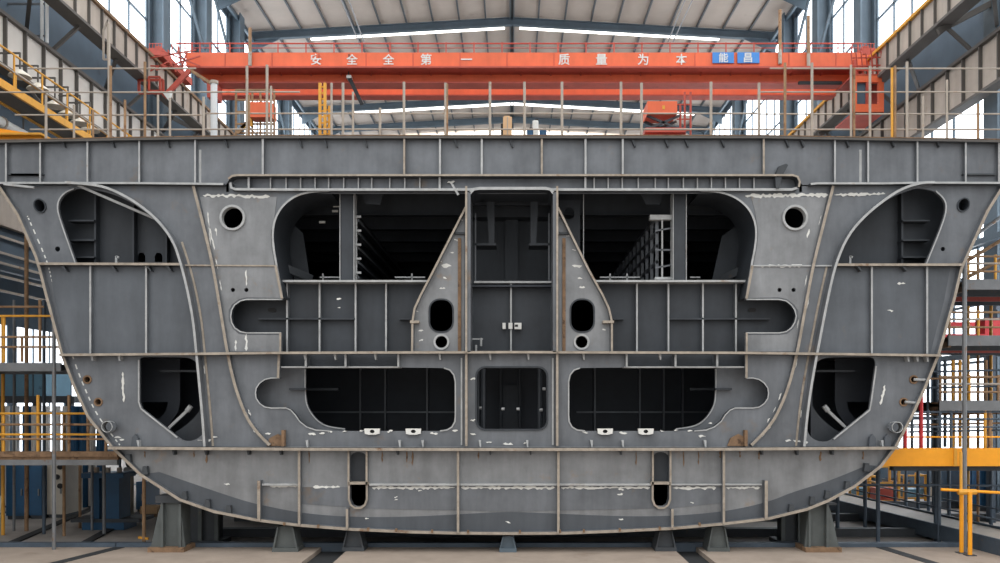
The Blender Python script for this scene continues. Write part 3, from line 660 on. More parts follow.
# ================================================================== FLOOR
struct(MB().box(-34, 34, -30, 98, -.4, -.12).build('floor', ['floor']))
GL, GR = (P(315,0)[0], P(345,0)[0]), (P(677,0)[0], P(702,0)[0])
for x0, x1 in ((-34, GL[0]), (GL[1], GR[0]), (GR[1], 34)):
    struct(MB().box(x0, x1, -30, .72, -.12, 0).build('floor_slab', ['concrete']))
for (a, b) in (((57,563),(105,551)), ((893,551),(932,563))):
    (xa, ya), (xb, yb) = [(P(p[0], 0, floor_y(p[1]))[0], floor_y(p[1])) for p in (a, b)]
    k = (xb-xa)/(yb-ya)
    pts = [(xa + (y-ya)*k, y) for y in (.7, -6)]
    struct(MB().bar((pts[0][0], pts[0][1], .003), (pts[1][0], pts[1][1], .003), .3, .012).build('floor_channel_and_gap_shade', ['groove_and_gap_shade']))
for a, b in (GL, GR): struct(MB().box(a, b, -12, .72, -.13, -.115).build('floor_channel_and_gap_shade', ['groove_and_gap_shade']))  # dark sheet on the gap bottom, its shade painted in as colour
struct(MB().box(-34, P(118,0,.9)[0], .75, 1.0, -.12, .1).build('floor_beam', ['pole_dark']))
struct(MB().box(P(118,0,.9)[0]+.02, 34, .75, 1.0, -.12, .1).build('floor_beam', ['pole_dark']))
for y in (3.2, 6.5, 10): struct(MB().box(-9, 22, y, y+.3, -.12, .12).build('floor_beam', ['dark_paint']))
for x in (-13.5, -11.5): struct(MB().bar((x, 1.2, -.1), (x-2.5, 14, -.1), .25, .05).build('floor_channel_and_gap_shade', ['groove_and_gap_shade']))

# ================================================================== HALL
WX = 17.6
def roof_z(x): return CZ + 25.5 - .057*abs(x)
for s in (-1, 1):
    mb = MB()
    mb.add([(0,26,roof_z(0)),(s*WX,26,roof_z(WX)),(s*WX,96,roof_z(WX)),(0,96,roof_z(0)),(0,26,roof_z(0)+.1),(s*WX,26,roof_z(WX)+.1),(s*WX,96,roof_z(WX)+.1),(0,96,roof_z(0)+.1)],
           [(0,1,2,3),(7,6,5,4),(0,4,5,1),(1,5,6,2),(2,6,7,3),(3,7,4,0)])
    struct(mb.build('ceiling', ['roof']))
RB = (51.8, 58.1, 65.7, 72.9, 78.2, 84.7, 92, 100, 108)
for d in RB:
    for s in (-1, 1):
        y = d-D; zz = lambda x: roof_z(x)-.02
        mb = MB()
        for h0, h1, hw in ((.42,.5,.16),(0.05,.42,.03),(0,.05,.16)):
            vs = [(s*a, y+q*hw, roof_z(a)-h-.14) for a in (0, WX-.1) for h in (h0, h1) for q in (-1, 1)]
            mb.add(vs, [(0,1,3,2),(4,6,7,5),(0,4,5,1),(2,3,7,6),(0,2,6,4),(1,5,7,3)])
        struct(mb.build('roof_beam', ['blue_steel']))
        struct(MB().prism([(s*(WX-.2),roof_z(WX)-.6),(s*(WX-2.4),roof_z(WX-2.4)-.6),(s*(WX-.2),roof_z(WX)-1.5)], [], y-.05, y+.05).build('roof_beam_haunch', ['blue_steel']))
for k in range(-10, 11):
    x = k*1.74*(1 if abs(k) < 11 else 1)
    struct(MB().box(x-.05, x+.05, 26.5, 95, roof_z(x)-.14, roof_z(x)+.02).build('roof_purlin', ['purlin']))
for s in (-.12, .12): struct(MB().box(s-.03, s+.03, 26.5, 95, roof_z(0)-.3, roof_z(0)-.02).build('roof_ridge_purlin', ['blue_steel']))
n = 0
for d0, d1, x0, x1 in ((58.6,59.7,.5,14),(58.6,59.7,-13.6,-.5),(73.6,75,-13.3,15.5),(82,83.6,-16,16)):
    for (a, b) in (((x0, 0), (0, x1)) if x0*x1 < 0 else ((x0, x1),)):
        if a == b: continue
        n += 1
        vs = [(x, y, roof_z(x)-.16-h) for x in (a, b) for y in (d0-D, d1-D) for h in (0, .04)]
        struct(MB().add(vs, [(0,1,3,2),(4,6,7,5),(0,4,5,1),(2,3,7,6),(0,2,6,4),(1,5,7,3)]).build('window_%d' % n, ['skylight']))
# walls
struct(MB().box(-WX-.3, WX+.3, 95, 95.3, -.12, 30).build('wall_back', ['wall']))
CY = (9, 21, 27, 33, 45, 57, 69, 81, 93)
def wall_openings(side):
    o = []; bays = []
    cy = CY if side > 0 else (6.3,)+CY[1:]
    for a, b in zip((-3,)+cy[:-1], cy):
        o.append((a+.5, b-.5, 19.5, 27.6))
        if side > 0: o += [(a+.5, b-.5, .9, 11.8), (a+.5, b-.5, 13.0, 15.6)]
        else: bays.append((a+.5, b-.5, -.1, 8.3))
    return o, bays
for side, nm, mt in ((-1, 'wall_left', 'wall'), (1, 'wall_right', 'wall')):
    ops, bays = wall_openings(side)
    outer = [(-6,-.12),(96,-.12),(96,28.2),(-6,28.2)]
    mb = MB().prism(outer, [[(a,c),(b,c),(b,d),(a,d)] for a, b, c, d in ops + bays], 0, .2)
    mb.v = [(side*(WX + v[1]), v[0], v[2]) for v in mb.v]
    struct(mb.build(nm, [mt]))
    if side < 0:       # the neighbouring bay seen through the open lower part of the left wall
        far = [(a, a+5.2, .8, 7.9) for a in (14, 20, 26, 32, 38, 44, 50)]
        mb = MB().prism([(-6,-.12),(60,-.12),(60,14),(-6,14)], [[(a,c),(b,c),(b,d),(a,d)] for a, b, c, d in far], 0, .2)
        mb.v = [(-27 - v[1], v[0], v[2]) for v in mb.v]
        struct(mb.build('wall_far_left', [mt]))
        struct(MB().box(-27, -17.9, -6, 60, 14, 14.2).build('ceiling_side_bay', ['roof']))
        ops = ops + [(a, b, c, d, -27) for a, b, c, d in far]
    for op in ops:
        a, b, c, d = op[:4]; W = abs(op[4]) if len(op) > 4 else WX
        n += 1
        e = bpy.data.objects.new('window_%d' % n, None); COL.objects.link(e); e.location = (side*W, a, c); WL[e.name] = Vector(e.location); struct(e)
        MB().box(side*(W+.12), side*(W+.14), a, b, c, d).build('pane', ['glass'], e)
        fr = MB(); nx = max(2, round((b-a)/1.9)); nz = max(1, round((d-c)/(2.7 if c > 15 else 2.2)))
        for i in range(nx+1):
            y = a + (b-a)*i/nx; fr.box(side*(W+.02), side*(W+.1), y-.04, y+.04, c, d)
        for j in range(nz+1):
            z = c + (d-c)*j/nz; fr.box(side*(W+.02), side*(W+.1), a, b, z-.05, z+.05)
        fr.build('frame', ['blue_steel'], e)
for side in (-1, 1):
    for y in (CY if side > 0 else (6.3,)+CY[1:]) + (-3,):
        c = MB()
        c.box(side*(WX-.75), side*(WX-.68), y-.45, y+.45, -.12, 27.9).box(side*(WX-.07), side*WX, y-.45, y+.45, -.12, 27.9).box(side*(WX-.68), side*(WX-.07), y-.05, y+.05, -.12, 27.9)
        struct(c.build('column', ['blue_steel']))
        struct(MB().bar((side*(WX-.7), y, 17.8), (side*(WX-2.6), y, 16.8), .14, .2).build('column_bracket', ['girder_dark']))
    # eaves truss and horizontal wall girts
    for z in (27.6,): struct(MB().box(side*(WX-.6), side*(WX-.45), -3, 95, z-.1, z+.1).build('wall_girt_beam', ['blue_steel']))
    for y in (27, 33, 45, 57): struct(MB().bar((side*(WX-.6), y-5.5, 27.6), (side*(WX-.6), y, 22.8), .12, .16).build('wall_brace_beam', ['blue_steel']))
    # upper runway girder
    gx = side*15.2
    e = bpy.data.objects.new('crane_runway_beam', None); COL.objects.link(e); e.location = (gx, 20, 17); WL[e.name] = Vector(e.location); struct(e)
    MB().box(gx, gx+side*.06, -6, 94, 17.12, 18.25).build('web', ['girder'], e)
    MB().box(gx-side*.25, gx+side*.3, -6, 94, 17.02, 17.12).build('bottom_flange', ['girder_dark'], e)
    MB().box(gx-side*.12, gx+side*.5, -6, 94, 18.25, 18.35).box(gx-side*.02, gx+side*.1, -6, 94, 18.35, 18.47).build('crane_rail', ['rust' if side < 0 else 'yellow'], e)
    rb = MB()
    for k in range(99): rb.box(gx-side*.1, gx, -5.5+k, -5.46+k, 17.12, 18.25)
    rb.build('ribs', ['girder_dark'], e)
    # lower runway girder
    gx = side*16.2
    e = bpy.data.objects.new('crane_runway_beam', None); COL.objects.link(e); e.location = (gx, 20, 14.4); WL[e.name] = Vector(e.location); struct(e)
    MB().box(gx, gx+side*.06, -6, 94, 14.45, 16.0).build('web', ['girder_pale' if side < 0 else 'girder'], e)
    MB().box(gx-side*.15, gx+side*.3, -6, 94, 14.35, 14.45).box(gx-side*.15, gx+side*.3, -6, 94, 16.0, 16.12).build('flanges', ['girder_dark'], e)
    rb = MB()
    for k in range(86): rb.box(gx-side*.12, gx, -5.5+k*1.15, -5.44+k*1.15, 14.45, 16.0)
    rb.build('ribs', ['girder_dark'], e)
    for y in range(0, 70, 6):       # tie braces between the two girders
        struct(MB().bar((side*15.3, y, 17.0), (side*17.1, y+3, 16.9), .12, .16).build('tie_beam', ['girder_dark']))
        struct(MB().bar((side*15.25, y+3, 17.0), (side*16.2, y+3, 16.12), .1, .12).build('tie_beam', ['girder_dark']))
struct(MB().box(17.0, 17.4, -4, 70, 11.9, 12.9).build('wall_ledge_beam', ['blue_steel']))
for z in (9.4, 8.85, 8.5, 8.05, 7.55): struct(MB().bar((-17.45, -3, z), (-17.45, 60, z), .07, .08).build('wall_pipe_trim', ['rail_white']))
struct(MB().box(-17.5, -17.3, -4, 60, 9.75, 10.9).build('wall_band_trim', ['girder']))
for a, b in (((16.6, 8, 7.0), (16.6, 21, 13)), ((16.6, 21, 6.5), (16.6, 9, 11.5)), ((16.5, 6, 9.4), (16.5, 24, 9.4)), ((16.5, 6, 5.4), (16.5, 24, 5.4))):
    struct(MB().bar(a, b, .16, .2).build('wall_brace_beam', ['blue_steel']))

# ================================================================== BRIDGE CRANE
crane = thing('bridge_crane', 'orange overhead bridge crane with white lettering spanning the hall', 'crane', (0, 17, 14.5))
y = 16.0
def cb(name, a, b, c, d, y0, y1, m='crane'): return MB().pbox(a, b, c, d, y0, y1).build(name, [m], crane)
MB().prism(L([(186,52.5),(858,52.5),(876,57),(872,66),(186,66)], 15.4), [], 15.4, 15.6).build('fascia_panel', ['crane'], crane)
fascia = bpy.data.objects['fascia_panel']
cb('walkway_plate', 188, 66, 868, 67.6, 15.2, 16.4, 'crane_red')
MB().prism(L([(196,67),(862,67),(850,80),(846,82.4),(208,82.4),(202,80)], 16), [], 16, 16.3).build('main_girder', ['crane'], crane)
cb('girder_flange', 206, 81.6, 850, 83, 15.75, 16.5, 'crane_red')
MB().prism(L([(205,67),(850,67),(838,92),(832,94.5),(222,94.5),(214,92)], 17.6), [], 17.6, 17.9).build('far_girder', ['crane'], crane)
cb('girder_flange', 218, 94.5, 836, 95.6, 17.4, 18.0, 'crane_red')
MB().pbox(799, 81, 842, 83.5, 15.6, 15.75).build('power_rail', ['black'], crane)
for x in list(range(220, 850, 30)):
    MB().prism(L([(x-.7,67.5),(x+.7,67.5),(x+1.6,75),(x+.4,75)], 15.9), [], 15.75, 16).build('girder_rib', ['crane_red'], crane)
for x in list(range(225, 860, 47)): MB().pbox(x-.3,52.5,x+.3,66,15.385,15.4).build('panel_seam', ['crane_red'], crane)
# railing
MB().tube(P3(176,43.5,16.8), P3(862,43.5,16.8), .035).build('railing_rail', ['crane_red'], crane)
MB().tube(P3(176,48,16.8), P3(862,48,16.8), .02).build('railing_rail', ['crane_red'], crane)
for x in [172,178,185,192,200,210,230,250] + list(range(278, 840, 28)) + [852, 858]:
    MB().tube(P3(x,42.5,16.8), P3(x,54,16.8), .03, 6).build('railing_post', ['crane_red'], crane)
# masts
for x, ya, yb in ((780,10,64),(808.5,16,68),(250,28,66)):
    MB().tube(P3(x,yb-14,15.3), P3(x,ya,15.3), .07, 8).build('mast', ['rail_rust'], crane)
    MB().tube(P3(x,yb,15.3), P3(x,yb-14,15.3), .08, 8).build('mast_foot', ['rail_white'], crane)
# end carriages
for s, (a, b) in ((-1, (146, 196)), (1, (860, 892))):
    xa, xb = P(a,0,16)[0], P(b,0,16)[0]; X0, X1 = (-15.45, -14.9) if s < 0 else (14.9, 15.45)
    ec = MB().box(X0, X1, 15.4, 19.0, 18.5, 18.8).build('end_carriage', ['crane_red'], crane)
    for yy in (15.7, 16.5, 17.9, 18.7):
        MB().tube((s*15.24-.06, yy, 18.67), (s*15.24+.06, yy, 18.67), .2, 14).build('wheel', ['black'], ec)
    for k in range(5):
        MB().tube((X0+.13*k, 15.5, 18.8), (X0+.13*k, 15.5, 19.02), .02, 6).build('railing_post', ['crane_red'], crane)
    MB().tube((X0, 15.5, 19.02), (X1, 15.5, 19.02), .02, 6).build('railing_rail', ['crane_red'], crane)
    MB().box(X0+.15, X1-.15, 15.7, 16.3, 18.8, 19.0).build('drive_motor', ['crane_red'], ec)
# left access frames and diagonal struts
def frame(name, a, b, c, d, y, m, r=.05, parts=0):
    for p, q in (((a,b),(c,b)),((c,b),(c,d)),((c,d),(a,d)),((a,d),(a,b))): MB().bar(P3(*p,y), P3(*q,y), r, r).build(name, [m], crane)
frame('cage_frame', 139, 80, 163, 93, 14.2, 'crane_red', .09); frame('cage_frame', 149, 77, 160, 91, 14.0, 'crane_red', .07)
MB().bar(P3(164,97,14.2), P3(190,70,14.2), .14, .18).build('strut', ['crane_red'], crane)
MB().bar(P3(190,70,14.2), P3(212,84,14.2), .1, .12).build('strut', ['rail_rust'], crane)
MB().prism(L([(163,93),(172,91),(169,101)], 14.1), [], 14.05, 14.2).build('strut_foot', ['weld'], crane)
cb('leg_plate', 207, 82, 216, 97, 15.5, 16.3, 'crane_red')
# operator cab on the right
cab = MB().pbox(853,74,884,75.5,14,16).build('operator_cab', ['crane_red'], crane)
for a, b, c, d, nm, m_ in ((853,75,882,82,'cab_header','crane'),(853,104,884,113,'cab_apron','crane'),(853,82,857,104,'cab_post','crane'),(866.5,82,871,104,'cab_post','crane_red'),(879,82,884,104,'cab_post','crane')):
    MB().pbox(a, b, c, d, 14.0, 14.2).build(nm, [m_], cab)
MB().pbox(853,112,884,113.5,14,16).build('cab_floor', ['crane_red'], cab)
MB().pbox(857,82,866.5,104,14.12,14.16).build('cab_window', ['wall'], cab)
MB().pbox(871,82,879,104,14.8,14.9).build('cab_inner_panel', ['crane_red'], cab)
for a in (855, 882): MB().bar(P3(a,60,15), P3(a,75,15), .12, .12).build('cab_hanger', ['crane_red'], cab)
for (a, b, c, d) in ((150,58,196,50),(156,70,200,56),(168,50,176,72),(178,46,184,74),(187,52,181,70),(150,66,190,66),(160,50,200,66),(140,76,168,62)):
    MB().bar(P3(a,b,15), P3(c,d,15), .05, .05).build('access_lattice', ['crane_red'], crane)
for k in range(9):
    MB().bar(P3(851+k*5,52+R.uniform(-4,3),14.2), P3(853+k*5,74,14.4), .045, .045).build('cab_lattice', ['crane_red'], crane)
for py in (58, 66, 70): MB().bar(P3(852,py,14.3), P3(892,py+R.uniform(-3,2),14.3), .045, .045).build('cab_lattice', ['crane_red'], crane)
MB().pbox(889,42,893,58,14.6,14.8).build('end_guard', ['crane_red'], crane)
# lettering
def letters(txt, px, py, h, y, m='weld', nm='lettering', par=None):
    c = bpy.data.curves.new(nm, 'FONT'); c.body = txt; c.align_x = 'CENTER'; c.align_y = 'CENTER'; c.size = 1; c.extrude = .01; c.offset = .012
    o = bpy.data.objects.new(nm, c); COL.objects.link(o); bpy.context.view_layer.update()
    me = bpy.data.meshes.new_from_object(o.evaluated_get(bpy.context.evaluated_depsgraph_get()))
    bpy.data.objects.remove(o); bpy.data.curves.remove(c)
    xs = [v.co.x for v in me.vertices]; ys = [v.co.y for v in me.vertices]
    cx, cy = (min(xs)+max(xs))/2, (min(ys)+max(ys))/2
    k = h*(D+y)/F / max(max(xs)-min(xs), max(ys)-min(ys))
    X, Z = P(px, py, y)
    mb = MB(); mb.v = [(X+(v.co.x-cx)*k, y-v.co.z*.8, Z+(v.co.y-cy)*k) for v in me.vertices]
    mb.f = [list(p.vertices) for p in me.polygons]; mb.m = [0]*len(mb.f)
    bpy.data.meshes.remove(me)
    return mb.build(nm, [m], par or fascia)
for ch, x in (('安',316),('全',352),('全',388.5),('第',426),('一',466.5),('质',564),('量',601.5),('为',643),('本',681.5)):
    letters(ch, x, 59.3, 11.2, 15.38)
for a, b, ch, x in ((712.5,734,'能',723.5),(737.5,759.5,'昌',748)):
    sg = cb('blue_sign', a, 52.3, b, 63, 15.33, 15.37, 'blue_sign')
    letters(ch, x, 57.6, 9.4, 15.32, par=sg)

# ================================================================== THINGS ON THE DECK
ZD = P(0,139)[1] + .036
def guardrail(label, posts, rails, y, loc_px):
    X, _ = P(loc_px, 0, y)
    t = thing('guardrail', label, 'guardrail', (X, y, ZD), 'tube guardrails along the deck edge')
    for x, top, m_, r_ in posts:
        zt = P(0, top, y)[1]; X_, _ = P(x, 0, y)
        MB().tube((X_, y, ZD-.02-.12*max(0, abs(X_)-7)/6), (X_, y, zt), r_, 8).build('post', [m_], t)
    for py, a, b in rails:
        MB().tube(P3(a, py, y+.04), P3(b, py, y+.04), .02, 6).build('rail', ['rail_white'], t)
guardrail('tall tube guardrail on the deck edge in front of the left runway girders', [(46,95,'rail_white',.034),(74,105,'rail_white',.03),(93,110,'rail_rust',.03),(109,24,'rail_white',.036),(110.6,66,'rail_rust',.036),(125,100,'rail_rust',.034),(145,62,'rail_rust',.034),(158,95,'rail_white',.03),(170,98,'rail_white',.03),(203.5,97,'rail_white',.036)],
          [(68.5,28,196),(92.3,0,200),(115,15,205),(129.5,30,205)], .15, 110)
guardrail('low tube guardrail across the middle of the deck edge', [(247,66,'rail_white',.036),(249,95,'rail_rust',.03),(267,65,'rail_white',.036),(271,86,'rail_white',.03),(331.5,83,'rail_white',.03),(343,83,'rail_white',.035),(353,92,'rail_white',.03),(380,108,'rail_white',.035),(404,82,'rail_white',.034),(445.5,83,'rail_white',.034),(447,84,'rail_rust',.03),(490,82,'rail_white',.034),(524.5,82,'rail_white',.034),(562,82,'rail_white',.034),(621,82,'rail_white',.034),(641.5,83,'rail_white',.034),(711,82,'rail_white',.036)],
          [(113.5,205,757),(129.3,205,757),(92,200,300)], .2, 480)
guardrail('tall tube guardrail on the deck edge in front of the crane cab', [(759,83,'rail_white',.036),(785,63,'rail_rust',.036),(812,63,'rail_white',.036),(851,65,'rail_white',.03),(854,68,'rail_rust',.036),(870,66,'rail_white',.034),(892,68,'yellow',.034),(895,66,'rail_rust',.036),(907,62,'rail_white',.036),(923,96,'rail_white',.03),(947,80,'rail_white',.03),(978,104,'rail_rust',.03)],
          [(68.5,770,1000),(92,760,1000),(114,757,1000),(129.5,757,1000)], .15, 880)
def on_deck(px, y): return P(px, 0, y)[0]
t = thing('yellow_ladder', 'yellow steel ladder standing upright on the deck edge', 'ladder', (on_deck(325,.6), .6, ZD))
for x, top in ((320,83),(325,83)): MB().bar(P3(x,144.5,.6), P3(x,top,.6), .07, .06).build('upright', ['yellow'], t)
for x in (329.5,): MB().bar(P3(x,145,.7), P3(x,106,.7), .07, .06).build('upright', ['yellow'], t)
for k in range(9): MB().bar(P3(320,135-k*6,.6), P3(325,135-k*6,.6), .035, .035).build('rung', ['yellow'], t)
for k in range(5): MB().bar(P3(325,134-k*6,.68), P3(329.5,134-k*6,.68), .035, .035).build('rung', ['yellow'], t)
def scissor(px0, label, mirror=False):
    y = 2.0; X = on_deck(px0, y); z0 = ZD
    t = thing('scissor_lift', label, 'lift', (X, y, z0))
    k = -1 if mirror else 1
    MB().box(X-.55, X+.55, y-.3, y+.4, z0+.1, z0+.5).build('chassis', ['crane'], t)
    for sx_ in (-.4, .4):
        for yy in (-.3, .35): MB().tube((X+sx_, y+yy-.06, z0+.12), (X+sx_, y+yy+.06, z0+.12), .12, 12).build('wheel', ['black'], t)
    zt = P(0,118,y)[1]; zc = z0 + .66; MB().box(X-.5, X+.6, y-.3, y+.4, zc, zc+.12).build('cross_tray', ['crane_red'], t)
    for yy in (-.2, .3):
        for a, b in ((-.45, .45), (.45, -.45)): MB().bar((X+a, y+yy, zc+.1), (X+b, y+yy, zt), .05, .06).build('scissor_arm', ['dark_paint'], t)
    MB().box(X-.45, X+.35, y-.35, y+.45, zt, zt+.34).build('platform_box', ['crane'], t)
    MB().box(X-.05, X+.02, y-.36, y-.34, zt+.12, zt+.22).build('plate', ['yellow'], t)
    for xx in (.5, .62, .78): MB().tube((X+k*xx, y, z0+.1), (X+k*xx, y, P(0,92 if xx > .6 else 104,y)[1]), .03, 6).build('mast_tube', ['crane_red'], t)
    for zz in (.3, .8, 1.1, 1.5): MB().bar((X+k*.4, y, z0+zz), (X+k*.78, y, z0+zz), .03, .03).build('mast_rung', ['crane_red'], t)
scissor(662, 'orange scissor lift on the deck right of the middle, under the crane')
def cage(px0, label):
    y = 2.2; X = on_deck(px0, y)
    t = thing('hoist_cage', label, 'hoist', (X, y, ZD))
    for xx in (-.55, -.1, .12, .5):
        MB().bar((X+xx, y, ZD), (X+xx, y, P(0,90,y)[1]), .05, .05).build('frame_post', ['rail_rust'], t)
    for py in (90, 100, 112, 124, 133): MB().bar((X-.55, y, P(0,py,y)[1]), (X+.5, y, P(0,py,y)[1]), .045, .045).build('frame_rail', ['rail_rust'], t)
    MB().box(X-.1, X+.5, y-.25, y+.2, P(0,120,y)[1], P(0,105,y)[1]).build('orange_box', ['crane'], t)
    for k in range(4): MB().bar((X-.5+.12*k, y-.05, P(0,134-5*k,y)[1]), (X-.1, y-.05, P(0,118+3*k,y)[1]), .07, .09).build('bracket', ['yellow' if k % 2 else 'rail_rust'], t)
cage(256, 'orange box hoist with a rusty cage on the deck left of the ladder')
t = thing('vent_pipe', 'thick pale vertical pipe on the deck left of the orange hoist', 'pipe', (on_deck(213,1.0), 1.0, ZD))
MB().tube(P3(214,145,1.0), P3(214,84,1.0), .085, 14).build('tube', ['wall_pale'], t); MB().tube(P3(214,84,1.0), P3(214,81,1.0), .11, 14).build('collar', ['rail_white'], t)
t = thing('leaning_lamp_bar', 'dark slanted bar hanging below the second crane letter', 'lamp bar', P3(355,90,15.7))
MB().bar(P3(348.5,76,15.7), P3(362,104.5,15.7), .13, .16).build('bar', ['black'], t); MB().tube(P3(348.5,76,15.7), P3(349,54,15.35), .025, 6).build('wire', ['black'], t)
MB().pbox(346.5,75,351,78,15.6,15.98).build('bracket', ['weld'], t)
def drum(px, wpx, top, y, m, label, name='blue_drum', cat='drum', cap='black'):
    X = on_deck(px, y); r = wpx*(D+y)/F/2; zt = P(0, top, y)[1]
    t = thing(name, label, cat, (X, y, ZD))
    mb = MB(); prof = [(r*.96,0),(r,.03),(r,.3),(r*1.05,.33),(r,.36),(r,.64),(r*1.05,.67),(r,.7),(r,.97),(r*.94,1)]
    for (ra, ha), (rb, hb) in zip(prof[:-1], prof[1:]): mb.tube((X, y, ZD+(zt-ZD)*ha), (X, y, ZD+(zt-ZD)*hb), ra, 16, 0, rb)
    mb.build('body', [m], t); MB().tube((X+r*.4, y, zt), (X+r*.4, y, zt+.05), .05, 10).build('bung', [cap], t)
drum(530, 6.5, 130, .9, 'blue', 'blue drum on the deck, left of the pair beside the cardboard carton')
drum(543, 7.5, 130.5, .9, 'blue', 'blue drum on the deck, right of the pair beside the cardboard carton')
drum(535.5, 6, 121, 1.6, 'weld', 'white plastic canister behind the two blue drums', 'white_canister', 'canister')
X, Zb = P(507.5,118,.9)
t = thing('cardboard_carton', 'tall tan cardboard carton standing on the deck near the middle', 'box', (X, .9, ZD))
MB().box(X-.115, X+.115, .8, 1.02, ZD, Zb).build('carton', ['card'], t); MB().box(X-.015, X+.015, .79, .8, ZD, Zb).build('tape', ['girder'], t); MB().box(X-.09, X+.06, .82, 1.0, Zb, Zb+.03).build('flap', ['card'], t)
X = on_deck(500,.9)
t = thing('black_pump', 'small black pump on the deck left of the cardboard carton', 'pump', (X, .9, ZD))
MB().tube((X-.1, .9, ZD+.1), (X+.1, .9, ZD+.1), .1, 12).build('motor', ['black'], t); MB().box(X-.12, X+.12, .8, 1.0, ZD, ZD+.04).build('foot', ['black'], t); MB().tube((X+.06, .9, ZD+.1), (X+.06, .9, P(0,124,.9)[1]), .04, 8).build('riser', ['black'], t)
# hanging cables from the roof
for i, (a, b, lb) in enumerate((((338,0),(360,45),'steel cable hanging slanted from the roof above the first lettering'),((688,0),(668,42),'steel cable hanging slanted from the roof above the last lettering'))):
    yy = 21.0
    o = MB().tube(P3(a[0],a[1]-8,yy), P3(b[0],b[1],yy), .03, 6).tube(P3(a[0]+8,a[1]-8,yy), P3(b[0]+5,b[1],yy), .03, 6).build('hanging_cable', ['pole_grey']); tag(o, lb, 'cable', 'cables hanging from the roof')

# ================================================================== LEFT SIDE
t = thing('catwalk', 'yellow catwalk with handrails running along the left runway girder', 'catwalk', (-14.6, 8, 12.6))
MB().box(-15.0, -14.2, 1.5, 14, 12.55, 12.62).build('deck', ['girder_dark'], t)
for k in range(5): MB().bar((-14.9, 2+2.8*k, 12.55), (-16.3, 2+2.8*k, 14.36), .08, .1).build('bracket', ['girder_dark'], t)
for x in (-15.0, -14.2): MB().box(x-.04, x+.04, 1.5, 14, 12.5, 12.72).build('kick_plate', ['yellow'], t)
for x in (-15.0, -14.2):
    for zz in (.55, 1.05): MB().tube((x, 1.5, 12.6+zz), (x, 14, 12.6+zz), .03, 6).build('rail', ['yellow' if zz > .6 else 'rail_white'], t)
    for k in range(9): MB().tube((x, 1.6+1.5*k, 12.6), (x, 1.6+1.5*k, 13.65), .03, 6).build('post', ['yellow'], t)
t = thing('duct_pipe', 'pale sloping duct below the yellow catwalk at the left', 'duct', (-14.9, 6, 11.6))
MB().tube((-15.1, 1, 12.0), (-15.1, 13, 12.0), .16, 12).build('tube', ['weld'], t)
for k in range(4): MB().bar((-15.1, 2.2+3*k, 12.1), (-15.1, 2.2+3*k, 12.56), .04, .04).build('hanger', ['girder_dark'], t)
for k in range(5): MB().tube((-15.1, 1.5+2.5*k, 12.0), (-15.1, 1.56+2.5*k, 12.0), .2, 12).build('collar', ['rail_white'], t)
order = ['nearest to the camera', 'second', 'third', 'fourth', 'fifth', 'farthest']
for k, (px, py) in enumerate(((20,77),(38,90),(55,107),(68,116),(80,124),(90,131))):
    yy = 4.5 + 1.4*k; X = -15.3; s = (D+yy)/F; Z = CZ + (HY-py)*15.3/(CX-px) if px < 500 else 0
    yy = 15.3*F/(CX-px) - D
    t = thing('bay_lamp', 'pale dish lamp over the left catwalk, ' + ['first', 'second', 'third', 'fourth', 'fifth', 'last'][k] + ' along the row from the near end', 'lamp', (X, yy, Z), 'dish lamps over the left catwalk')
    mb = MB(); 
    for (ra, ha), (rb, hb) in zip([(.34,0),(.3,.06),(.16,.16),(.08,.22)][:-1], [(.34,0),(.3,.06),(.16,.16),(.08,.22)][1:]): mb.tube((X, yy, Z+ha), (X, yy, Z+hb), ra, 16, 0, rb)
    mb.build('shade', ['lamp'], t); MB().tube((X, yy, Z+.22), (X, yy, 14.62), .03, 6).build('stem', ['girder_dark'], t); MB().bar((X, yy, 14.6), (X-.76, yy, 14.6), .05, .05).build('arm', ['girder_dark'], t)
t = thing('yellow_beam_end', 'bright yellow girder end beside the deck at the far left', 'beam', P3(0,137,1.2))
MB().prism(L([(-40,122),(22,132),(41,134),(41,146),(-40,146)], 1.2), [], 1.2, 1.5).build('web', ['orange_yellow'], t); MB().pbox(-40,132.5,41,134.5,1.0,1.7).build('flange', ['yellow'], t)
t = thing('hanging_hook_frame', 'thin white rectangular wire frame hanging below the left upper girder', 'frame', P3(107,40,6))
for p, q in (((103.5,30),(103.5,59.5)),((103.5,59.5),(108,59.5)),((108,59.5),(108,20)),((103.5,30),(108,20))): MB().bar(P3(*p,6), P3(*q,6), .05, .05).build('bar', ['rail_white'], t)
t = thing('down_pipe', 'white vertical pipe pair on the left wall near the front', 'pipe', P3(44,44,8.72))
for x in (42,47):
    MB().tube(P3(x,-4,8.72), P3(x,43,8.72), .06, 8).build('tube', ['white'], t)
for py in (4, 36): MB().bar((P(48,0,8.72)[0], 8.72, P(0,py,8.72)[1]), (-17.7, 8.72, P(0,py,8.72)[1]), .06, .06).build('wall_clip', ['pole_grey'], t)
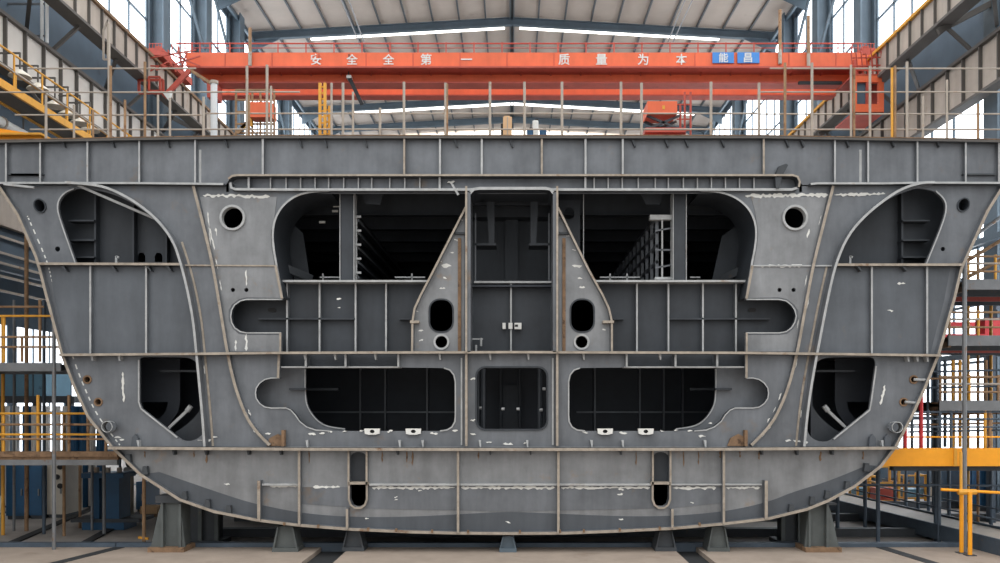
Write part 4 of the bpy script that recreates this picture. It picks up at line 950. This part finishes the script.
# scaffold, left
def pole(t, px, base_py, top_py, m, r=.05, z0=None, name='pole'):
    y = floor_y(base_py, -.12 if base_py < 549 else 0)
    X, Zt = P(px, top_py, y)
    MB().tube((X, y, -.12 if base_py < 549 else 0), (X, y, Zt), r, 10).build(name, [m], t)
    return X, y
ls = thing('scaffold_tower', 'rusty tube scaffold with two platforms left of the hull', 'scaffold', (-12.5, 2, -.12))
for px, b, tp, m_, r_ in ((54,549.5,322,'pole_grey',.05),(3,535,316,'yellow',.05),(44,534,300,'pole_dark',.05),(104,535,456,'pole_grey',.05),(26.5,531,225,'rail_rust',.06),(80,528,455,'rail_rust',.045),(120,528,458,'pole_dark',.04),(64,536,413,'rail_rust',.045),(14,531,300,'pole_grey',.04),(92,531,458,'pole_grey',.04)):
    pole(ls, px, b, tp, m_, r_)
XL = P(118,0,1)[0]
zl = P(0,459,1)[1]; zu = P(0,369,1)[1]; X2 = P(62,0,1)[0]
MB().box(-16, XL, 1.0, 3.6, zl-.02, zl+.06).build('platform', ['rust'], ls); MB().box(-16, XL, .95, 1.05, zl-.16, zl-.02).build('platform_beam', ['pole_grey'], ls)
MB().box(-16, XL, .95, 1.0, zl+.06, zl+.2).build('toe_board', ['rust'], ls)
MB().box(-16, X2, 1.0, 4.2, zu-.04, zu+.12).build('platform', ['dark_paint'], ls); MB().box(-16, X2, .93, 1.0, zu-.06, zu+.16).build('platform_beam', ['pole_grey'], ls)
for py, a, b, m_ in ((413.5,-20,91,'yellow'),(424.5,-20,95,'rail_rust'),(434.5,-20,102,'yellow'),(439,-20,106,'rail_rust'),(306.8,-20,44,'rail_rust'),(316,-20,52,'yellow'),(337,-20,58,'rail_rust'),(347,-20,62,'rail_rust')):
    MB().tube(P3(a,py,1.0), P3(b,py,1.0), .03, 6).build('rail', [m_], ls)
for x, a, b, m_ in ((3.5,413,460,'yellow'),(38,395,456,'yellow'),(69,395,456,'rail_rust'),(88,416,456,'rail_rust'),(106,437,458,'rail_rust'),(4,316,362,'yellow'),(40,300,362,'rail_rust'),(22,337,362,'rail_rust')):
    MB().tube(P3(x,a,1.05), P3(x,b,1.05), .04, 8).build('rail_post', [m_], ls)
o = thing('scaffold_jack', 'short yellow post with a wing nut by the left big pedestal', 'post', (P(144,0,floor_y(541))[0], floor_y(541), -.12))
yy = floor_y(541); X = P(144,0,yy)[0]
MB().tube((X, yy, -.12), (X, yy, P(0,478,yy)[1]), .05, 8).build('tube', ['rail_rust'], o); MB().bar((X-.15, yy, .1), (X+.12, yy, .06), .06, .06).build('wing_nut', ['yellow'], o); MB().box(X-.1, X+.1, yy-.1, yy+.1, -.12, -.1).build('foot', ['rust'], o)
# machines at the back left
def cabinet(px0, px1, top, base, m, label, name='machine_cabinet', cat='cabinet', doors=2, dep=1.2):
    y = floor_y(base, -.12); X0 = P(px0,0,y)[0]; X1 = P(px1,0,y)[0]; Z1 = P(0,top,y)[1]; z0 = -.12
    t = thing(name, label, cat, ((X0+X1)/2, y, z0))
    MB().box(X0, X1, y, y+dep, z0+.12, Z1).build('body', [m], t); MB().box(X0+.03, X1-.03, y+.05, y+dep, z0, z0+.12).build('plinth', ['dark_paint'], t)
    w_ = (X1-X0)/doors
    for k in range(doors):
        MB().box(X0+w_*k+.03, X0+w_*(k+1)-.03, y-.03, y, z0+.18, Z1-.06).build('door', [m], t)
        MB().box(X0+w_*(k+1)-.14, X0+w_*(k+1)-.1, y-.07, y-.03, (z0+Z1)/2-.1, (z0+Z1)/2+.12).build('handle', ['pole_grey'], t)
    return t
cabinet(6, 26, 465, 519.5, 'blue', 'tall blue cabinet behind the left scaffold, nearest the left wall', doors=1)
cabinet(29, 43, 466, 519, 'blue', 'narrow dark blue cabinet between the tall blue cabinet and the cream one', doors=1)
gc = cabinet(47, 65, 463, 518, 'cabinet', 'cream cabinet with round gauges behind the left scaffold', doors=1)
yg = gc.location.y
for px, py in ((60,467),(57,477),(60,486)): MB().tube(P3(px,py,yg-.1), P3(px,py,yg-.03), .09, 14).build('gauge', ['black'], gc)
yy = floor_y(530, -.12); X0, X1 = P(82,0,yy)[0], P(124,0,yy)[0]; xm = (X0+X1)/2
t = thing('blue_press', 'blue column press on a wide base left of the hull', 'machine', (xm, yy, -.12))
MB().box(X0-.3, X1+.5, yy-.1, yy+1, .12, .22).build('bed_plate', ['dark_paint'], t); MB().box(X0, X1, yy, yy+.9, -.12, .12).build('base', ['blue'], t)
MB().box(X0+.28, xm-.12, yy, yy+.8, .22, 1.45).build('column', ['blue'], t); MB().box(xm+.08, X1-.15, yy, yy+.8, .22, 1.45).build('column', ['blue'], t); MB().box(X0+.1, X0+.3, yy+.5, yy+.8, .22, 1.3).build('side_panel', ['teal'], t)
MB().box(X0, X1, yy-.05, yy+.85, 1.45, 1.6).build('head', ['blue'], t); MB().tube((xm+.02, yy+.2, 1.0), (xm+.02, yy+.2, 1.45), .1, 10).build('ram', ['dark_paint'], t)
for k in range(3): MB().tube((X0+.3+.35*k, yy+.3, 1.6), (X0+.3+.35*k, yy+.3, 1.75), .08, 10).build('fitting', ['rail_white'], t)
yy = floor_y(520, -.12); X = P(131,0,yy)[0]
t = thing('valve_stand', 'pale upright valve stand beside the blue press', 'valve', (X, yy, -.12))
MB().tube((X, yy, -.12), (X, yy, 1.5), .09, 10).build('column', ['rail_white'], t); MB().tube((X-.2, yy, 1.5), (X+.2, yy, 1.5), .12, 10).build('body', ['pole_grey'], t); MB().tube((X, yy-.02, 1.75), (X, yy+.02, 1.75), .18, 14).build('wheel', ['black'], t); MB().tube((X, yy, 1.5), (X, yy, 1.75), .03, 8).build('stem', ['pole_grey'], t)
cabinet(136, 146, 482, 513, 'blue', 'low blue cabinet half hidden behind the left hull edge', doors=1)
yy = floor_y(516, -.12); X = P(148,0,yy)[0]
for i, (px, hgt, lb) in enumerate(((122,.5,'small wooden crate on the floor right of the blue press'),(151,.35,'small wooden crate on the floor under the left hull edge'))):
    X = P(px,0,yy)[0]
    t = thing('wooden_crate', lb, 'crate', (X, yy, -.12))
    MB().box(X-.28, X+.28, yy-.2, yy+.3, -.02, -.12+hgt).build('body', ['card'], t); MB().box(X-.3, X+.3, yy-.22, yy+.32, -.12, -.02).build('skid', ['rust'], t)
    for k in (0, 1): MB().box(X-.29, X+.29, yy-.22, yy-.2, .02+k*(hgt-.25)*.6, .08+k*(hgt-.25)*.6).build('batten', ['card'], t)
# teal cabin carried on a steel frame behind the scaffold
t = thing('teal_cabin', 'long faded teal cabin on a dark steel frame behind the left scaffold', 'cabin', (-19, 14, -.12))
MB().pbox(-30,372,46,396,14,16).build('body', ['teal'], t); MB().pbox(-30,396,74,403,13.8,16.2).build('carrier_beam', ['dark_paint'], t)
for x in (-5,14,32): MB().pbox(x,373,x+1.2,396,13.95,14).build('seam', ['blue_steel'], t)
for x in (-8, 33, 66):
    X = P(x,0,14)[0]; MB().box(X-.12, X+.12, 14.2, 14.45, -.12, P(0,403,13.8)[1]).build('leg', ['dark_paint'], t)
for k, (px, m_) in enumerate(((6,'girder_pale'),(16,'white'),(27,'blue'),(35,'girder_pale'),(46,'white'),(57,'white'),(66,'girder_pale'),(75,'blue'),(84,'blue'),(92,'girder_pale'),(101,'blue'))):
    X = P(px,0,10.4)[0]
    nm = 'blue' if m_ == 'blue' else 'pale'
    t = thing('standing_pipe', nm + ' tall pipe standing upright in the row behind the left scaffold rails', 'pipe', (X, 10.4, -.12), 'upright %s pipes behind the left scaffold' % nm)
    MB().tube((X, 10.4, -.12), (X, 10.4, P(0,406,10.4)[1]), .13 if m_ != 'blue' else .16, 12).build('tube', [m_], t); MB().tube((X, 10.4, -.12), (X, 10.4, -.06), .15, 12).build('flange', ['dark_paint'], t)

# ================================================================== RIGHT SIDE
rs = thing('scaffold_tower', 'tall tube scaffold with grey platforms right of the hull', 'scaffold', (12.3, 2, -.12))
zy = P(0,450,.6)[1]
for px, b, tp, m_, r_ in ((964.5,551.5,250,'pole_grey',.055),(936,541,345,'pole_dark',.06),(1004,545,235,'pole_grey',.05),(978,530,250,'rail_rust',.04),(968,530,258,'yellow',.05),(991,534,300,'yellow',.045)):
    pole(rs, px, b, tp, m_, r_)
for py, xa in ((285,957),(341,944),(406,935)):
    z = P(0,py,.7)[1]; X0 = P(xa,0,.7)[0] + .1
    if py == 285: X0 = P(965,0,.7)[0]
    MB().box(X0, 16.5, .75, 4.4, z-.02, z+.05).build('platform', ['dark_paint'], rs)
    MB().box(X0, 16.5, .66, .75, z-.12, z+.14).build('platform_beam', ['pole_grey'], rs)
    MB().box(X0, X0+.08, .7, 4.4, z-.16, z+.1).build('platform_beam', ['rust'], rs)
    for k in range(3): MB().box(X0, 16.5, 1.5+k*1.1, 1.6+k*1.1, z-.2, z-.02).build('bearer', ['crane_red' if k == 1 else 'dark_paint'], rs)
    for q in (12, 20, 27):
        MB().tube((X0+.05, .8, z+.05+q*.026), (16.5, .8, z+.05+q*.026), .028, 6).build('rail', ['rail_rust' if q != 20 else 'rail_white'], rs)
    for k in range(4): MB().tube((X0+.1+k*.75, .82, z+.05), (X0+.1+k*.75, .82, z+.8), .035, 8).build('rail_post', ['yellow' if k % 2 else 'rail_rust'], rs)
for a, b in (((955,268),(1005,238)),((962,280),(1005,258)),((955,250),(1005,214))):
    MB().tube(P3(*a,2.0), P3(*b,2.0), .05, 8).build('stair_rail', ['pole_grey' if a[1] == 250 else 'rail_rust'], rs)
for py in (372,379,388,415,425,432): MB().tube(P3(922 if py < 400 else 908,py,1.1), P3(1006,py-2,1.1), .025, 6).build('rail', ['rail_rust' if py % 2 else 'pole_dark'], rs)
for px, m_ in ((945,'pole_dark'),(953,'yellow'),(960,'yellow'),(928,'pole_dark'),(986,'rail_rust')): MB().tube(P3(px,360,1.3), P3(px,447,1.3), .045, 8).build('rail_post', [m_], rs)
pf = thing('amber_platform', 'amber yellow work platform on blue-grey posts right of the hull', 'platform', (12.2, 2, -.12))
X0 = P(893,0,.5)[0]
Zt, Zb = P(0,448,.5)[1], P(0,466,.5)[1]
Xk = P(954,0,.5)[0]
MB().prism([(X0-.02,Zt),(16.5,Zt),(16.5,Zb),(X0-.4,Zb)], [], .45, .55).build('edge_beam', ['orange_yellow'], pf)
MB().box(X0+.1, 16.5, .56, 5, Zb+.1, Zb+.2).build('deck', ['dark_paint'], pf); MB().box(X0+.1, 16.5, .7, .95, Zb-.14, Zb+.1).build('under_beam', ['dark_paint'], pf)
MB().box(Xk-.04, Xk+.04, .42, .45, Zb, Zt).build('joint_plate', ['yellow'], pf)
for px, b in ((878,543.6),(865,532),(939,543.6),(906,512),(895,508),(928.5,516),(949,523.6),(837.5,536),(991,534),(918,520)):
    y = max(floor_y(b, -.12), .8); X = P(px,0,y)[0]; zt = min(Zb+.1, P(0,470,y)[1]) if px > 860 else P(0,497,y)[1]
    MB().tube((X, y, -.12), (X, y, zt), .055, 10).build('post', ['pole_dark'], pf); MB().box(X-.1, X+.1, y-.1, y+.1, -.12, -.09).build('post_foot', ['dark_paint'], pf)
for py, y_ in ((484.5,1.2),(485.5,6.0)): MB().tube(P3(857,py,y_), P3(1004,py+1,y_), .025, 6).build('brace_tube', ['pole_dark'], pf)
for px, m_, zt_ in ((921,'red',396),(905,'red',427)): MB().tube(P3(px,448,.7), P3(px,zt_,.7), .055, 8).build('red_post', [m_], pf)
for py in (437,427,419,412): MB().tube(P3(900+ (448-py)*.35,py,.7), P3(1006,py,.7), .025, 6).build('rail', ['orange_yellow' if py == 437 else 'pole_dark'], pf)
for px, m_ in ((928,'pole_dark'),(940,'pole_dark'),(951,'pole_dark'),(985,'yellow'),(990,'rail_rust'),(912,'pole_dark')): MB().tube(P3(px,449,.72), P3(px,410,.72), .04, 8).build('rail_post', [m_], pf)
yp = thing('yellow_pole_stand', 'pair of yellow poles clamped together standing on the front floor at the right', 'pole', (P(965,0,-.45)[0], -.45, 0))
for px, tp, b in ((961.5,490,553),(970,492,555.5)):
    y = floor_y(b); X, Z = P(px,tp,y); MB().tube((X, y, 0), (X, y, Z), .05, 10).build('pole', ['orange_yellow'], yp); MB().box(X-.12, X+.12, y-.1, y+.1, 0, .02).build('foot', ['dark_paint'], yp)
MB().tube(P3(941,489.5,-.4), P3(1006,493,-.4), .035, 8).build('cross_tube', ['orange_yellow'], yp)
MB().tube(P3(958,492,-.42), P3(976,492,-.42), .07, 8).build('clamp', ['yellow'], yp); MB().tube(P3(961,492,-.4), P3(961,452,-.4), .035, 8).build('upper_pole', ['yellow'], yp)
# long low gangway
t = thing('gangway', 'long low grey steel gangway lying on the floor at the right', 'gangway', (11.8, 4, -.12))
pts = [(10.9, 11.0, .34), (12.0, -1.2, .34)]
MB().prism([(0,0),(1,0),(1,1),(0,1)], [], 0, 1)
d = Vector((pts[1][0]-pts[0][0], pts[1][1]-pts[0][1], 0)).normalized(); sd = Vector((-d.y, d.x, 0))
A0, A1 = Vector(pts[0]), Vector(pts[1])
def slab(off0, off1, z0, z1, nm, m_):
    q = [A0+sd*off0, A1+sd*off0, A1+sd*off1, A0+sd*off1]
    MB().add([(p.x, p.y, z) for z in (z0, z1) for p in q], [(0,1,2,3),(7,6,5,4),(0,4,5,1),(1,5,6,2),(2,6,7,3),(3,7,4,0)]).build(nm, [m_], t)
slab(0, 1.3, .28, .34, 'deck', 'rail_white'); slab(-.06, 0, -.02, .4, 'side_beam', 'pole_dark'); slab(1.3, 1.36, -.02, .4, 'side_beam', 'pole_dark')
for k in range(4):
    c = A0 + (A1-A0)*(k/3*.94+.03) + sd*.65; MB().box(c.x-.5, c.x+.5, c.y-.06, c.y+.06, -.12, .28).build('bearer', ['dark_paint'], t)
for k in range(2): slab(-.03 if not k else 1.31, 0 if not k else 1.35, .84, .88, 'rail', 'pole_dark')
# blue container etc.
def container(px0, px1, top, base, label, y=None, m_='blue'):
    y = floor_y(base, -.12); X0, X1 = P(px0,0,y)[0], P(px1,0,y)[0]; Z = P(0,top,y)[1]
    t = thing('container', label, 'container', ((X0+X1)/2, y, -.12))
    MB().box(X0, X1, y, y+2.4, -.02, Z).build('shell', [m_], t); mb = MB()
    for k in range(int((X1-X0)/.24)): mb.box(X0+.08+k*.24, X0+.18+k*.24, y-.04, y, .08, Z-.1)
    mb.build('corrugation', [m_], t)
    for z0, z1 in ((-.12, .06), (Z-.1, Z)): MB().box(X0-.02, X1+.02, y-.06, y, z0, z1).build('rail', ['dark_paint'], t)
container(969, 1030, 466, 511, 'blue corrugated container on the floor behind the yellow poles')
container(985, 1040, 419, 462, 'blue corrugated container in the back right, behind the amber platform rails') if False else None
yy = 6.0
t = thing('red_gantry', 'red gantry beam behind the right scaffold', 'gantry', (P(950,0,yy)[0], yy, -.12))
MB().pbox(928,334,1030,346,yy,yy+.6).build('beam', ['red'], t); MB().pbox(935,322,1030,326,yy+1.5,yy+1.8).build('top_rail', ['red'], t)
for px in (941, 996):
    X = P(px,0,yy)[0]; MB().box(X-.1, X+.1, yy+.2, yy+.4, -.12, P(0,346,yy)[1]).build('leg', ['pole_dark'], t)
MB().pbox(985,318,1010,334,yy,yy+.6).build('hoist', ['red'], t)
for i, (px, b, h_, lb) in enumerate(((868,502,.9,'yellow stacking frame on the floor beyond the gangway, nearest the hull edge'),(888,507,1.4,'tall yellow stacking frame on the floor beyond the gangway'),(915,504,1.0,'yellow stacking frame beyond the gangway, farthest from the hull'))):
    y = floor_y(b, -.12); X = P(px,0,y)[0]
    t = thing('stacking_frame', lb, 'frame', (X, y, -.12), 'yellow stacking frames beyond the gangway')
    for a in (-.4, .4):
        for c in (0, .8): MB().box(X+a-.04, X+a+.04, y+c-.04, y+c+.04, -.12, h_).build('post', ['yellow'], t)
        for z in (.1, h_*.55, h_-.04): MB().box(X+a-.03, X+a+.03, y, y+.8, z-.03, z+.03).build('side_rail', ['yellow'], t)
    for z in (.1, h_*.55, h_-.04): MB().box(X-.4, X+.4, y-.03, y+.03, z-.03, z+.03).build('front_rail', ['yellow'], t)
    MB().box(X-.36, X+.36, y+.06, y+.74, .13, .13+h_*.3).build('load', ['crane_red' if i == 1 else 'teal'], t)
for px, b, hp, m_, lb in ((868,503,482,'girder_pale','pale parts bin on the floor beyond the gangway near the hull'),(900,502,480,'rail_rust','rusty parts bin between the yellow stacking frames'),(950,506,484,'cabinet','cream parts bin right of the yellow stacking frames')):
    y = floor_y(b, -.12)+1.6; X = P(px,0,y)[0]; z = P(0,hp,y)[1]
    t = thing('parts_bin', lb, 'bin', (X, y, -.12))
    MB().box(X-.4, X+.4, y, y+.8, -.02, z).build('body', [m_], t); MB().box(X-.42, X+.42, y-.02, y+.82, z-.08, z).build('lip', ['dark_paint'], t); MB().box(X-.35, X+.35, y+.1, y+.7, -.12, -.02).build('skid', ['dark_paint'], t)
